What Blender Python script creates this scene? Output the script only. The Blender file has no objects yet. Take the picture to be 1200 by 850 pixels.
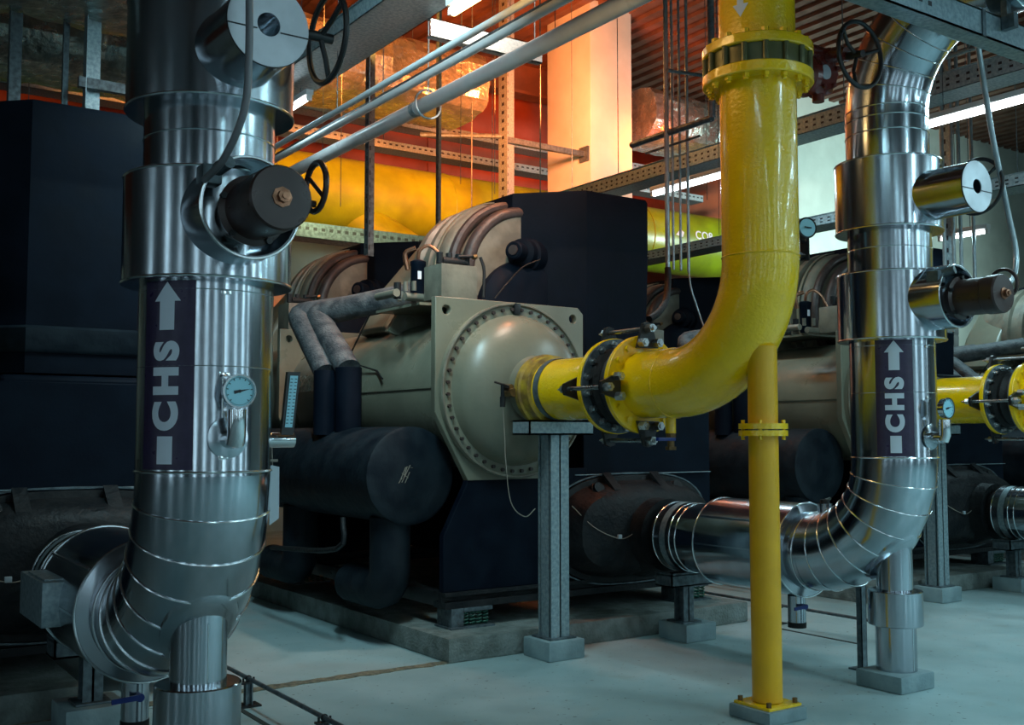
import bpy, bmesh, math, random
from mathutils import Vector, Matrix
PI = math.pi
random.seed(7)
SC = bpy.context.scene
COL = SC.collection
V = Vector
# ------------------------------------------------------------------ materials
def mat(name, col, rough=.5, metal=0., noise=0., nscale=8., bump=0., bscale=60., col2=None, n2=0.5, coat=0., stretch=None, spec=.5):
    m = bpy.data.materials.new(name); m.use_nodes = True
    nt = m.node_tree; b = nt.nodes['Principled BSDF']
    b.inputs['Base Color'].default_value = (*col, 1); b.inputs['Roughness'].default_value = rough
    b.inputs['Metallic'].default_value = metal; b.inputs['Specular IOR Level'].default_value = spec
    if coat: b.inputs['Coat Weight'].default_value = coat; b.inputs['Coat Roughness'].default_value = .08
    tc = nt.nodes.new('ShaderNodeTexCoord'); mp = nt.nodes.new('ShaderNodeMapping')
    nt.links.new(tc.outputs['Object'], mp.inputs['Vector'])
    if stretch: mp.inputs['Scale'].default_value = stretch
    if col2 is not None or noise:
        n = nt.nodes.new('ShaderNodeTexNoise'); n.inputs['Scale'].default_value = nscale; n.inputs['Detail'].default_value = 6
        nt.links.new(mp.outputs[0], n.inputs['Vector'])
        r = nt.nodes.new('ShaderNodeValToRGB')
        r.color_ramp.elements[0].position = n2 - .14; r.color_ramp.elements[1].position = n2 + .14
        c2 = col2 if col2 is not None else tuple(c * (1 - noise) for c in col)
        r.color_ramp.elements[0].color = (*col, 1); r.color_ramp.elements[1].color = (*c2, 1)
        nt.links.new(n.outputs['Fac'], r.inputs['Fac']); nt.links.new(r.outputs['Color'], b.inputs['Base Color'])
        mr = nt.nodes.new('ShaderNodeMapRange'); mr.inputs['From Min'].default_value = .3; mr.inputs['From Max'].default_value = .7
        mr.inputs['To Min'].default_value = max(0.03, rough - .08); mr.inputs['To Max'].default_value = min(1, rough + .1)
        nt.links.new(n.outputs['Fac'], mr.inputs['Value']); nt.links.new(mr.outputs[0], b.inputs['Roughness'])
    if bump:
        n = nt.nodes.new('ShaderNodeTexNoise'); n.inputs['Scale'].default_value = bscale; n.inputs['Detail'].default_value = 3
        nt.links.new(mp.outputs[0], n.inputs['Vector'])
        bp = nt.nodes.new('ShaderNodeBump'); bp.inputs['Strength'].default_value = bump; bp.inputs['Distance'].default_value = .02
        nt.links.new(n.outputs['Fac'], bp.inputs['Height']); nt.links.new(bp.outputs[0], b.inputs['Normal'])
    return m
def emis(name, col, s):
    m = bpy.data.materials.new(name); m.use_nodes = True; b = m.node_tree.nodes['Principled BSDF']
    b.inputs['Base Color'].default_value = (.8, .8, .8, 1); b.inputs['Emission Color'].default_value = (*col, 1); b.inputs['Emission Strength'].default_value = s
    return m
M = dict(
 clad=mat('steel_cladding', (.50,.55,.60), .17, 1, .3, 3.5, .045, 7, stretch=(1,1,.35)),
 cladseam=mat('cladding_bead', (.75,.8,.82), .22, 1),
 chrome=mat('chrome', (.75,.78,.8), .12, 1),
 disc=mat('dull_cladding_disc', (.55,.58,.62), .42, .75, .2, 6),
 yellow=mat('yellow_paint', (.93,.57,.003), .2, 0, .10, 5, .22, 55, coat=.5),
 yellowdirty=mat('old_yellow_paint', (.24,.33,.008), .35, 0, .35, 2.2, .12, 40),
 beige=mat('beige_machine_paint', (.19,.187,.135), .34, 0, .22, 3.2, .06, 30),
 beigedirt=mat('dusty_beige_paint', (.20,.185,.14), .5, 0, .4, 6, .1, 40),
 foam=mat('black_foam_insulation', (.0022,.0045,.0095), .6, 0, nscale=5, col2=(.0045,.008,.015), bump=.15, bscale=9, spec=.07),
 foamdust=mat('dusty_foam_insulation', (.028,.034,.040), .6, 0, nscale=14, col2=(.09,.10,.105), bump=.4, bscale=60),
 drum=mat('drum_insulation', (.005,.009,.014), .55, 0, nscale=6, col2=(.013,.020,.026), bump=.3, bscale=14, spec=.13),
 brown=mat('dark_rubber_gasket', (.05,.032,.028), .5, 0, .4, 12, .2, 40),
 casting=mat('dark_casting', (.007,.009,.011), .5, 0, nscale=8, col2=(.018,.019,.020), bump=.35, bscale=30, spec=.2),
 darkblue=mat('dark_blue_steel', (.0015,.004,.0095), .55, 0, nscale=6, col2=(.003,.007,.014), bump=.05, spec=.08),
 black=mat('black_paint', (.012,.012,.013), .35, 0, .3, 10),
 rubber=mat('black_rubber', (.008,.008,.008), .6, 0, bump=.3, bscale=40, spec=.3),
 red=mat('dark_red_paint', (.15,.02,.014), .22, 0, .3, 10, coat=.5),
 galv=mat('galvanised_steel', (.34,.43,.46), .42, .55, nscale=40, col2=(.22,.30,.33), bump=.1, bscale=60),
 galvdark=mat('weathered_strut', (.13,.17,.19), .5, .5, nscale=25, col2=(.07,.09,.10)),
 bolt=mat('zinc_bolt', (.6,.62,.62), .3, 1, .3, 20),
 concrete=mat('concrete_plinth', (.17,.20,.19), .75, 0, nscale=9, col2=(.10,.12,.11), bump=.5, bscale=50),
 pad=mat('grey_painted_pad', (.24,.33,.35), .6, 0, nscale=5, col2=(.16,.23,.245), bump=.2, bscale=40),
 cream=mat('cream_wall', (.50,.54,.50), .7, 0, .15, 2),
 glowwall=mat('glow_painted_wall', (.30,.07,.035), .8, 0, .3, 2),  # red of the warm glow is put into this wall colour
 ceil=mat('glow_painted_deck', (.16,.075,.05), .7, 0, .4, 3),  # deck tinted reddish to carry the glow in its colour
 foil=mat('crumpled_foil', (.42,.46,.43), .3, .85, nscale=9, col2=(.22,.26,.24), bump=.9, bscale=14),
 white=mat('white_pipe_paint', (.62,.62,.62), .35, 0, .1, 6),
 label=mat('purple_label', (.028,.016,.055), .35, 0, .2, 30),
 letter=mat('white_lettering', (.62,.68,.76), .5),
 face=mat('gauge_face', (.30,.62,.72), .35),
 ink=mat('black_ink', (.01,.01,.012), .5),
 blue=mat('blue_handle', (.01,.03,.18), .35),
 green=mat('green_spring', (.02,.10,.07), .4, 0, .3, 20),
 copper=mat('worn_copper', (.42,.2,.12), .35, .9, .4, 30),
 brass=mat('brown_brass', (.22,.13,.05), .4, .6, .5, 18),
 paper=mat('paper_tag', (.40,.46,.50), .8),
 wire=mat('bare_wire', (.25,.22,.18), .5, .3),
 conduit=mat('grey_conduit', (.28,.33,.35), .35, .5, .2, 20),
 tube=emis('lamp_tube', (.92,.98,1.0), 9),
 warmtube=emis('warm_lamp_tube', (1.0,.62,.22), 14),
)
# ------------------------------------------------------------------ mesh builder
class MB:
    def __init__(s): s.v = []; s.f = []; s.mi = []; s.m = 0
    def add(s, vs, fs):
        o = len(s.v); s.v += [V(a) for a in vs]; s.f += [[o + i for i in f] for f in fs]; s.mi += [s.m] * len(fs); return s
    def box(s, x0, x1, y0, y1, z0, z1):
        return s.add([(x, y, z) for z in (z0, z1) for x, y in ((x0,y0),(x1,y0),(x1,y1),(x0,y1))],
                     [(3,2,1,0),(4,5,6,7),(0,1,5,4),(1,2,6,5),(2,3,7,6),(3,0,4,7)])
    def cbox(s, x0, x1, y0, y1, z0, z1, c=.01):
        bm = bmesh.new(); bmesh.ops.create_cube(bm, size=1)
        for w in bm.verts: w.co = V(((x0+x1)/2 + w.co.x*(x1-x0), (y0+y1)/2 + w.co.y*(y1-y0), (z0+z1)/2 + w.co.z*(z1-z0)))
        bmesh.ops.bevel(bm, geom=bm.edges[:], offset=c, segments=2, affect='EDGES', profile=.6)
        bm.verts.ensure_lookup_table()
        s.add([w.co.copy() for w in bm.verts], [[w.index for w in f.verts] for f in bm.faces]); bm.free(); return s
    def rings(s, rr, close=False, cap=(True, True)):
        n = len(rr[0]); vs = [p for r in rr for p in r]; fs = []
        k = len(rr)
        for i in range(k if close else k - 1):
            a = i * n; b = ((i + 1) % k) * n
            for j in range(n): fs.append((a + j, a + (j+1) % n, b + (j+1) % n, b + j))
        if not close:
            if cap[0]: fs.append(tuple(range(n))[::-1])
            if cap[1]: fs.append(tuple((k-1)*n + j for j in range(n)))
        return s.add(vs, fs)
    def lathe(s, base, ax, prof, n=40, cap=(True, True)):
        base = V(base); ax = V(ax).normalized()
        t = V((0,0,1)) if abs(ax.z) < .9 else V((1,0,0)); u = ax.cross(t).normalized(); w = ax.cross(u)
        return s.rings([[base + ax*h + (u*math.cos(2*PI*j/n) + w*math.sin(2*PI*j/n)) * max(r, 1e-4) for j in range(n)] for h, r in prof], cap=cap)
    def cyl(s, a, b, r, r2=None, n=24):
        a = V(a); b = V(b); return s.lathe(a, b - a, [(0, r), ((b-a).length, r if r2 is None else r2)], n)
    def tube(s, pts, r, n=10, caps=True):
        pts = [V(p) for p in pts]; rr = []; u = None
        for i, p in enumerate(pts):
            d = (pts[min(i+1, len(pts)-1)] - pts[max(i-1, 0)]).normalized()
            if u is None: u = d.cross(V((0,0,1)) if abs(d.z) < .9 else V((1,0,0))).normalized()
            else: u = (u - d * u.dot(d)).normalized()
            w = d.cross(u); q = r[i] if isinstance(r, (list, tuple)) else r
            rr.append([p + (u*math.cos(2*PI*j/n) + w*math.sin(2*PI*j/n)) * q for j in range(n)])
        return s.rings(rr, cap=(caps, caps))
    def torus(s, c, ax, R, r, n=40, k=8, a0=0, a1=2*PI):
        c = V(c); ax = V(ax).normalized(); t = V((0,0,1)) if abs(ax.z) < .9 else V((1,0,0)); u = ax.cross(t).normalized(); w = ax.cross(u)
        full = abs(a1 - a0 - 2*PI) < 1e-6; rr = []
        for i in range(n if full else n + 1):
            a = a0 + (a1 - a0) * i / n; d = u*math.cos(a) + w*math.sin(a)
            rr.append([c + d*(R + r*math.cos(2*PI*j/k)) + ax*(r*math.sin(2*PI*j/k)) for j in range(k)])
        return s.rings(rr, close=full)
    def prism(s, poly, depth, tr, holes=()):       # poly in 2-D, tr maps (a,b,d) to a point
        bm = bmesh.new(); es = []
        for lp in [poly] + list(holes):
            vs = [bm.verts.new((a, b, 0)) for a, b in lp]
            es += [bm.edges.new((vs[i], vs[(i+1) % len(vs)])) for i in range(len(vs))]
        bmesh.ops.triangle_fill(bm, edges=es, use_beauty=True, use_dissolve=False)
        g = bmesh.ops.extrude_face_region(bm, geom=bm.faces[:])
        for e in g['geom']:
            if isinstance(e, bmesh.types.BMVert): e.co.z += depth
        bm.verts.index_update()
        s.add([tr(w.co.x, w.co.y, w.co.z) for w in bm.verts], [[w.index for w in f.verts] for f in bm.faces]); bm.free(); return s
    def build(s, name, m, parent=None, ang=35, bevel=0):
        me = bpy.data.meshes.new(name); o = bpy.data.objects.new(name, me); COL.objects.link(o)
        org = V(ORG.get(parent.name, (0,0,0))) if parent else (s.v[0].copy() if False else V((0,0,0)))
        me.from_pydata([tuple(a - org) for a in s.v], [], s.f)
        for x in (m if isinstance(m, (list, tuple)) else [m]): me.materials.append(M[x])
        for p, i in zip(me.polygons, s.mi): p.material_index = i
        bm = bmesh.new(); bm.from_mesh(me); bmesh.ops.recalc_face_normals(bm, faces=bm.faces); bm.to_mesh(me); bm.free()
        for p in me.polygons: p.use_smooth = True
        me.set_sharp_from_angle(angle=math.radians(ang))
        if parent: o.parent = parent; ORG[o.name] = org
        if bevel:
            b = o.modifiers.new('bevel', 'BEVEL'); b.width = bevel; b.segments = 2; b.limit_method = 'ANGLE'
        return o
ORG = {}
def circ(cx, cy, r, n=16): return [(cx + r*math.cos(2*PI*i/n), cy + r*math.sin(2*PI*i/n)) for i in range(n)]
def thing(name, loc, label, cat, group=None):
    o = bpy.data.objects.new(name, None); COL.objects.link(o); o.location = loc; ORG[o.name] = V(loc); o.empty_display_size = .1
    return tag(o, label, cat, group)
def tag(o, label, cat, group=None, kind=None):
    o['label'] = label; o['category'] = cat
    if group: o['group'] = group
    if kind: o['kind'] = kind
    return o
def solo(mb, name, m, label, cat, group=None, **k):   # a thing that is one mesh, origin moved to its base
    c = V((sum(v.x for v in mb.v)/len(mb.v), sum(v.y for v in mb.v)/len(mb.v), min(v.z for v in mb.v)))
    mb.v = [v - c for v in mb.v]; o = mb.build(name, m, None, **k); o.location = c
    return tag(o, label, cat, group)
def struct(mb, name, m):
    o = mb.build(name, m); o['kind'] = 'structure'; return o
KIDS = {}
def kids(o): return [c for c in COL.objects if c.parent == o]
def copy_tree(o, off=None, parent=None, label=None, group=None):
    c = o.copy(); COL.objects.link(c); c.parent = parent
    if off is not None: c.location = o.location + V(off)
    if label: c['label'] = label
    if group: c['group'] = group
    for ch in kids(o): copy_tree(ch, None, c)
    return c
def part_copy(o, off, parent):                       # another of a part on the same thing
    c = o.copy(); COL.objects.link(c); c.parent = parent; c.location = o.location + V(off)
    for ch in kids(o): copy_tree(ch, None, c)
    return c
def bolts(parent, proto_mb, name, m, spots):
    """proto_mb is built about the origin; spots are world points"""
    org = ORG.get(parent.name, V((0,0,0))); first = None
    for p in spots:
        if first is None:
            first = proto_mb.build(name, m, None); first.parent = parent; o = first
        else:
            o = first.copy(); COL.objects.link(o)
        o.location = V(p) - org
    return first
def arc(c, R, a0, a1, n, pl='yz'):
    out = []
    for i in range(n + 1):
        a = a0 + (a1 - a0) * i / n
        out.append((c[0], c[1] + R*math.cos(a), c[2] + R*math.sin(a)) if pl == 'yz' else (c[0] + R*math.cos(a), c[1], c[2] + R*math.sin(a)))
    return out
def smoothpath(pts, k=6):
    P = [V(p) for p in pts]; P = [P[0]*2 - P[1]] + P + [P[-1]*2 - P[-2]]; out = []
    for i in range(1, len(P) - 2):
        for j in range(k):
            t = j / k; a, b, c, d = P[i-1:i+3]
            out.append(.5*((2*b) + (-a + c)*t + (2*a - 5*b + 4*c - d)*t*t + (-a + 3*b - 3*c + d)*t**3))
    return out + [P[-2]]
# ------------------------------------------------------------------ lettering
def text_mesh(body, size, fat=0.0, ext=.001, sp=1.0):
    cu = bpy.data.curves.new('text', 'FONT'); cu.body = body; cu.size = size; cu.offset = fat; cu.extrude = ext; cu.align_x = 'CENTER'; cu.align_y = 'CENTER'
    cu.resolution_u = 6; cu.space_character = sp
    o = bpy.data.objects.new('text', cu); COL.objects.link(o)
    dg = bpy.context.evaluated_depsgraph_get(); me = bpy.data.meshes.new_from_object(o.evaluated_get(dg))
    bm = bmesh.new(); bm.from_mesh(me); bpy.data.objects.remove(o); bpy.data.meshes.remove(me)
    return bm
def flat_bm(poly, ext=.001):
    m = MB(); m.prism(poly, 2*ext, lambda a, b, d: V((a, b, d - ext))); bm = bmesh.new()
    vs = [bm.verts.new(p) for p in m.v]; [bm.faces.new([vs[i] for i in f]) for f in m.f]; return bm
def bm_to(mb, bm, fn, grid=None):
    if grid:
        for ax in (0,):
            xs = [v.co[ax] for v in bm.verts]; a = min(xs); 
            while a < max(xs):
                a += grid; pc = [0,0,0]; pc[ax] = a; pn = [0,0,0]; pn[ax] = 1
                bmesh.ops.bisect_plane(bm, geom=bm.verts[:]+bm.edges[:]+bm.faces[:], plane_co=pc, plane_no=pn)
    bm.verts.index_update()
    mb.add([fn(v.co) for v in bm.verts], [[v.index for v in f.verts] for f in bm.faces]); bm.free()

# ================================================================== the setting
def room():
    struct(MB().box(-9, 24, -6, 16.2, -.2, 0), 'floor', 'floorm')
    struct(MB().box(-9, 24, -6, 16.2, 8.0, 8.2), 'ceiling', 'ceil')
    struct(MB().box(-9, 9.2, 16, 16.2, 4.7, 8), 'wall_back_upper', 'glowwall')
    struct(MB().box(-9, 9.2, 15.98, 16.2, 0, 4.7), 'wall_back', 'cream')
    struct(MB().box(9.2, 14.9, 15.98, 16.2, 0, 8), 'wall_back_middle', 'glowwall')
    struct(MB().box(14.9, 24, 13.2, 16.2, 0, 8), 'wall_back_right', 'cream')
    struct(MB().box(-9.2, -9, -6, 16, 0, 8), 'wall_left', 'hallwall')
    struct(MB().box(24, 24.2, -6, 16, 0, 8), 'wall_right', 'cream')
    struct(MB().box(-9, 24, -6.2, -6, 0, 8), 'wall_front', 'hallwall')
    m = MB()
    for i in range(110):
        x = -9 + i * .3; m.box(x, x + .15, 4, 16, 7.94, 8.0)
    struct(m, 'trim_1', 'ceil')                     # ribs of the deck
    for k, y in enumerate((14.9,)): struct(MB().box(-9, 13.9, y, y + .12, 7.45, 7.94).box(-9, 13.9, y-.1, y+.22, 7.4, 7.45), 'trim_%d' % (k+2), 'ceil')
    k = 1
    for x, w in ((-5.6,.7),(-2.2,.5),(.4,.35),(3.4,.8),(7.2,.5),(11.0,.9),(15.5,.6)):  # unseen glowing strips with rims, added for bright bands on the cladding
        struct(MB().box(x, x+w, -5.99, -5.95, .4, 5.2), 'window_%d' % k, 'daylight'); k += 1
        struct(MB().box(x-.08, x, -6, -5.9, .3, 5.3).box(x+w, x+w+.08, -6, -5.9, .3, 5.3).box(x-.08, x+w+.08, -6, -5.9, 5.2, 5.3), 'trim_%d' % (k+6), 'white')
    for y, w in ((-3.5,.5),(.6,.6),(5.2,.4)):  # more added strips, on the left wall
        struct(MB().box(-8.99, -8.95, y, y+w, .4, 5.2), 'window_%d' % k, 'daylight'); k += 1
    # floor joint: rough filler strip
    m = MB(); pts = []
    x = .2
    top = []; bot = []
    while x < 3.72: top.append((x, 6.17 + random.uniform(.0, .03))); bot.append((x, 6.11 - random.uniform(0, .03))); x += .05
    m.prism(top + bot[::-1], .006, lambda a, b, d: V((a, b, d)))
    struct(m, 'trim_5', 'joint')
    struct(MB().box(2.13, 2.16, 3.5, 5.75, 0, .004).box(6.45, 6.475, 4.95, 5.95, 0, .004), 'trim_6', 'groove')
# floor material: blue-green epoxy with scuffs and stains
def floor_mat():
    m = bpy.data.materials.new('painted_floor'); m.use_nodes = True; nt = m.node_tree; b = nt.nodes['Principled BSDF']
    N = nt.nodes.new; L = nt.links.new
    tc = N('ShaderNodeTexCoord')
    def noise(s, d=6, v=None):
        n = N('ShaderNodeTexNoise'); n.inputs['Scale'].default_value = s; n.inputs['Detail'].default_value = d; L((v or tc.outputs['Object']), n.inputs['Vector']); return n.outputs['Fac']
    def ramp(f, p0, c0, p1, c1):
        r = N('ShaderNodeValToRGB'); r.color_ramp.elements[0].position = p0; r.color_ramp.elements[1].position = p1
        r.color_ramp.elements[0].color = (*c0, 1); r.color_ramp.elements[1].color = (*c1, 1); L(f, r.inputs['Fac']); return r.outputs['Color']
    base = ramp(noise(1.1), .35, (.25,.36,.37), .68, (.35,.46,.47))
    sp = ramp(noise(26, 3), .665, (0,0,0), .70, (1,1,1))
    mx = N('ShaderNodeMixRGB'); L(sp, mx.inputs['Fac']); L(base, mx.inputs[1]); mx.inputs[2].default_value = (.10,.13,.13,1)
    st = ramp(noise(2.6, 8), .62, (0,0,0), .74, (.45,.45,.45))
    m2 = N('ShaderNodeMixRGB'); L(st, m2.inputs['Fac']); L(mx.outputs[0], m2.inputs[1]); m2.inputs[2].default_value = (.20,.21,.17,1)
    L(m2.outputs[0], b.inputs['Base Color'])
    rr = N('ShaderNodeMapRange'); L(noise(3), rr.inputs['Value']); rr.inputs['From Min'].default_value = .3; rr.inputs['From Max'].default_value = .7; rr.inputs['To Min'].default_value = .3; rr.inputs['To Max'].default_value = .6
    L(rr.outputs[0], b.inputs['Roughness'])
    bp = N('ShaderNodeBump'); bp.inputs['Strength'].default_value = .08; L(noise(40), bp.inputs['Height']); L(bp.outputs[0], b.inputs['Normal'])
    M['floorm'] = m
M['hallwall'] = mat('grey_green_hall_wall', (.20,.23,.25), .7, 0, .3, 1.5)
M['daylight'] = emis('window_daylight', (.62,.88,1.0), 3.2)  # emission of the added strips behind the camera
floor_mat()
M['joint'] = mat('sandy_joint_filler', (.22,.19,.12), .9, 0, nscale=30, col2=(.08,.08,.06), bump=.8, bscale=60)
M['groove'] = mat('dark_groove', (.03,.035,.03), .9)
room()
m = MB().cbox(9.74, 10.55, 12.12, 13.2, 0, 8, .02)
struct(m, 'wall_pillar', 'cream')

# ================================================================== chillers
def ring_prof(): return None
def build_chiller():
    t = thing('chiller', (5.0, 7.9, .16), '', 'chiller')
    CX, CZ = 4.405, 1.825
    def yz(y0): return lambda a, b, d: V((a, y0 + d, b))
    # frame
    for y in (6.38, 9.15):
        MB().box(3.83, 6.37, y, y+.16, .30, .345).box(3.83, 6.37, y+.05, y+.10, .345, .40).box(3.83,6.37,y,y+.16,.385,.41).build('base_rail', 'casting', t)
    MB().box(3.86, 3.93, 6.5, 12, .30, .40).build('side_rail', 'black', t)
    MB().box(6.25, 6.33, 6.5, 12, .30, .40).build('side_rail', 'black', t)
    def isolator(x, y):
        p = MB().cbox(x, x+.10, y, y+.2, .165, .30, .006).box(x-.02, x+.34, y-.03, y+.2, .16, .172).cbox(x+.1, x+.34, y+.0, y+.2, .27, .30, .004).build('vibration_isolator', 'galvdark', t)
        for k in range(4):
            q = MB(); xx = x + .13 + k*.055
            q.tube([(xx + .021*math.cos(a*.9), y + .035 + .021*math.sin(a*.9), .175 + a*.0033) for a in range(29)], .006, 6)
            q.build('spring', 'green', p)
    isolator(3.88, 6.38); isolator(3.88, 9.1); isolator(6.0, 6.38)
    MB().prism([(3.83,.41),(3.83,.80),(4.02,1.16),(4.02,1.25),(5.1,1.25),(5.1,.41)], .06, yz(6.41)).build('support_plate', 'darkblue', t, bevel=.006)
    MB().prism([(3.83,.41),(3.83,.80),(4.02,1.16),(4.02,1.25),(5.1,1.25),(5.1,.41)], .06, yz(9.2)).build('support_plate', 'darkblue', t, bevel=.006)
    # condenser
    MB().cyl((CX, 6.45, CZ), (CX, 9.22, CZ), .575, n=64).cyl((CX, 9.22, CZ), (CX, 11.9, CZ), .575, n=64).build('condenser_shell', 'beige', t)
    MB().box(CX-.585, CX-.55, 6.5, 9.2, 1.835, 1.85).box(CX-.03, CX+.03, 6.5, 9.2, CZ+.565, CZ+.582).build('shell_seam', 'beige', t)
    MB().prism([(CX-.05,2.2),(CX-.42,2.33),(CX-.3,2.52),(CX+.5,2.52),(CX+.5,2.2)], .05, yz(7.55)).build('saddle_plate', 'beige', t)
    MB().box(CX-.5, CX+.3, 6.9, 7.6, 2.47, 2.49).build('saddle_shelf', 'beige', t)
    q = MB(); q.rings([[V((CX-.578*math.cos(a)*(1+e), y, CZ+.578*math.sin(a)*(1+e))) for y, e in ((8.45,0),(9.12,0),(9.12,.006),(8.45,.006))] for a in (.10,.17,.24,.31,.36)]); q.build('foil_label', 'foil', t)
    def sheet(y):
        X0, X1, Z0, Z1 = CX-.655, CX+.655, 1.18, 2.47
        poly = [(X0, 1.66),(X0+.27, Z0),(X1-.27, Z0),(X1,1.66),(X1, Z1-.05),(X1-.05, Z1),(X0, Z1)]
        s_ = MB().prism(poly, .06, yz(y), holes=[circ(X0+.09, Z1-.09, .034), circ(X1-.10, Z1-.09, .034)]).build('tube_sheet', 'beige', t, bevel=.005)
        return s_
    sheet(6.40); sheet(9.2)
    # head with its bolts and nozzle
    prof = [(0,.652),(-.035,.652),(-.04,.645),(-.04,.565)]
    for i in range(1, 15):
        a = i / 14 * PI / 2 * .93; prof.append((-.05 - .27*math.sin(a), .555*math.cos(a)**.8 if i < 14 else .12))
    hd = MB().lathe((CX, 6.40, CZ), (0,1,0), [(0,.63),(-.042,.63),(-.045,.622),(-.045,.548)] + [(-.05 - .26*math.sin(i/14*PI/2), .54*math.cos(i/14*PI/2*.985)**.85) for i in range(1, 15)], 72, cap=(True,True)).build('water_box_head', 'beige', t, ang=50)
    hd.name = 'water_box_head'
    MB().torus((CX, 6.345, CZ), (0,1,0), .625, .010, 72, 6).build('flange_lip', 'beigedirt', hd)
    MB().lathe((CX, 6.2, CZ), (0,-1,0), [(-.05,.30),(0,.265),(.05,.24),(.18,.228)], 48).build('head_nozzle', 'beige', hd)
    bt = MB().cyl((0,0,0), (0,-.022,0), .014, n=6)
    bolts(hd, bt, 'bolt', 'brown', [(CX + .585*math.cos(2*PI*(i+.5)/44), 6.356, CZ + .585*math.sin(2*PI*(i+.5)/44)) for i in range(44)])
    MB().cbox(CX-.03, CX+.02, 6.325, 6.36, CZ+.55, CZ+.63, .004).build('head_lug', 'black', hd)
    # beige cover box
    b1 = MB().cbox(3.84, 4.14, 6.47, 6.72, 2.47, 2.72, .006).build('valve_cover_box', 'beigedirt', t)
    part_copy(b1, (0, 2.75, 0), t)
    # compressor casing: stacked discs about an axis along Y
    C2 = (4.97, 0, 2.77)
    pr = [(7.0,.0),(7.0,.46),(7.02,.50),(7.06,.50)]
    c1 = MB().lathe(C2, (0,1,0), [(7.03,.0),(7.03,.50),(7.2,.56),(7.25,.64),(7.29,.66),(7.36,.66),(7.38,.60),(7.44,.60),(7.46,.68),(7.52,.68),(7.54,.63),(7.64,.63),(7.66,.67),(7.74,.67),(7.76,.6),(8.2,.5)], 64).build('compressor_casing', 'beigedirt', t)
    r1 = MB().torus((4.97,7.07,2.77), (0,1,0), .535, .055, 64, 12).torus((4.97,7.19,2.77), (0,1,0), .61, .045, 64, 10).build('rubber_ring', 'brown', t)
    f1 = MB().lathe((4.97,0,2.77), (0,1,0), [(7.345,.672),(7.345,.682),(7.375,.682),(7.375,.672)], 64, cap=(False,False)).build('casing_bead', 'beige', t)
    bt = MB().cyl((0,-.012,0), (0,.012,0), .016, n=6)
    cc = MB().prism([(5.45,3.30),(5.05,3.42),(4.78,3.33),(4.3,2.78),(4.05,2.36),(4.4,2.25),(5.3,2.3)], .5, yz(7.75)).build('discharge_casing', 'beige', t, bevel=.04)
    mc = MB().lathe((4.94,6.88,2.45), (0,1,0), [(0,.0),(0,.36),(.03,.42),(.08,.46),(.5,.46)], 48).build('motor_end', 'foam', t)
    # suction duct, wrapped in foam
    plan = [(5.30,6.65),(5.95,6.65),(6.0,6.75),(6.0,7.75),(5.9,7.9),(5.0,7.9),(4.87,7.75),(4.87,7.08)]
    d = MB(); zs = [1.86, 2.02, 2.1, 2.14, 2.3, 2.98, 3.0, 3.02, 3.44, 3.47]; ins = [0, 0, .0, .035, .03, .0, .006, .0, .0, .02]
    rr = []
    for z, k in zip(zs, ins):
        c = V((5.4, 7.25)); rr.append([V((x + (c.x-x)*k, y + (c.y-y)*k, z)) for x, y in plan])
    d.rings(rr); sd = d.build('suction_duct', 'foam', t, ang=25)
    bnd = MB()
    rr = [[V((x + (5.4-x)*k, y + (7.25-y)*k, z)) for x, y in plan] for z, k in ((1.98,-.03),(2.0,-.05),(2.12,-.055),(2.135,-.03))]
    bnd.rings(rr).build('insulation_band', 'drum', sd)
    kn = MB().lathe((4.98,6.99,2.94), (-1,-.55,.05), [(-.05,.15),(.09,.145),(.10,.125),(.17,.12),(.18,.10),(.185,.075),(.29,.075),(.30,.062)], 28).build('service_port', 'foam', t)
    MB().lathe((4.98,6.99,2.94), (-1,-.55,.05), [(.297,.04),(.31,.04)], 20).build('port_cap', 'brown', kn)
    for o in (c1, r1, f1, cc, mc, sd, kn): part_copy(o, (0, 2.75, 0), t)
    # evaporator with its box of insulation
    e = MB().prism([(5.14,.42),(6.30,.42),(6.42,.7),(6.42,1.62),(6.25,1.84),(5.14,1.84)], 5.3, yz(6.48)).build('evaporator_casing', 'foam', t, bevel=.03)
    MB().prism([(5.10,.38),(6.38,.38),(6.44,.5),(6.44,1.72),(6.30,1.80),(5.10,1.80)], .03, yz(6.45)).build('evaporator_end_plate', 'darkblue', t, bevel=.006)
    # evaporator water box
    w = MB()
    def oval(cx, cz, a, b, y, n=40, p=2.8):
        out = []
        for i in range(n):
            q = 2*PI*i/n; c_, s_ = math.cos(q), math.sin(q)
            out.append(V((cx + a*math.copysign(abs(c_)**(2/p), c_), y, cz + b*math.copysign(abs(s_)**(2/p), s_))))
        return out
    cx, cz = 5.53, .78
    w.rings([oval(cx,cz,.78,.41,6.45), oval(cx,cz,.78,.41,6.37), oval(cx,cz,.74,.37,6.365), oval(cx,cz,.73,.36,6.30), oval(cx,cz,.66,.31,6.18), oval(cx,cz,.45,.24,6.13)])
    wb = w.build('evaporator_water_box', 'casting', t, ang=40)
    MB().torus((0,0,0),(0,1,0),.1,.01,4,4) 
    w = MB(); w.rings([[p + V((0,0,0)) for p in oval(cx,cz,.79,.42,6.40)], oval(cx,cz,.80,.43,6.40), oval(cx,cz,.80,.43,6.385), oval(cx,cz,.79,.42,6.385)], close=True)
    w.build('gasket_lip', 'galvdark', wb)
    MB().lathe((5.55,6.2,.75), (0,-1,0), [(-.05,.34),(.02,.30),(.06,.275),(.12,.27),(.2,.27)], 48).build('water_nozzle', 'casting', wb)
    for x in (5.10, 5.90): MB().lathe((x, 6.33, 1.07), (0,-1,.5), [(0,.055),(.05,.055),(.055,.045),(.08,.045)], 16).build('plug', 'casting', wb)
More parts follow.
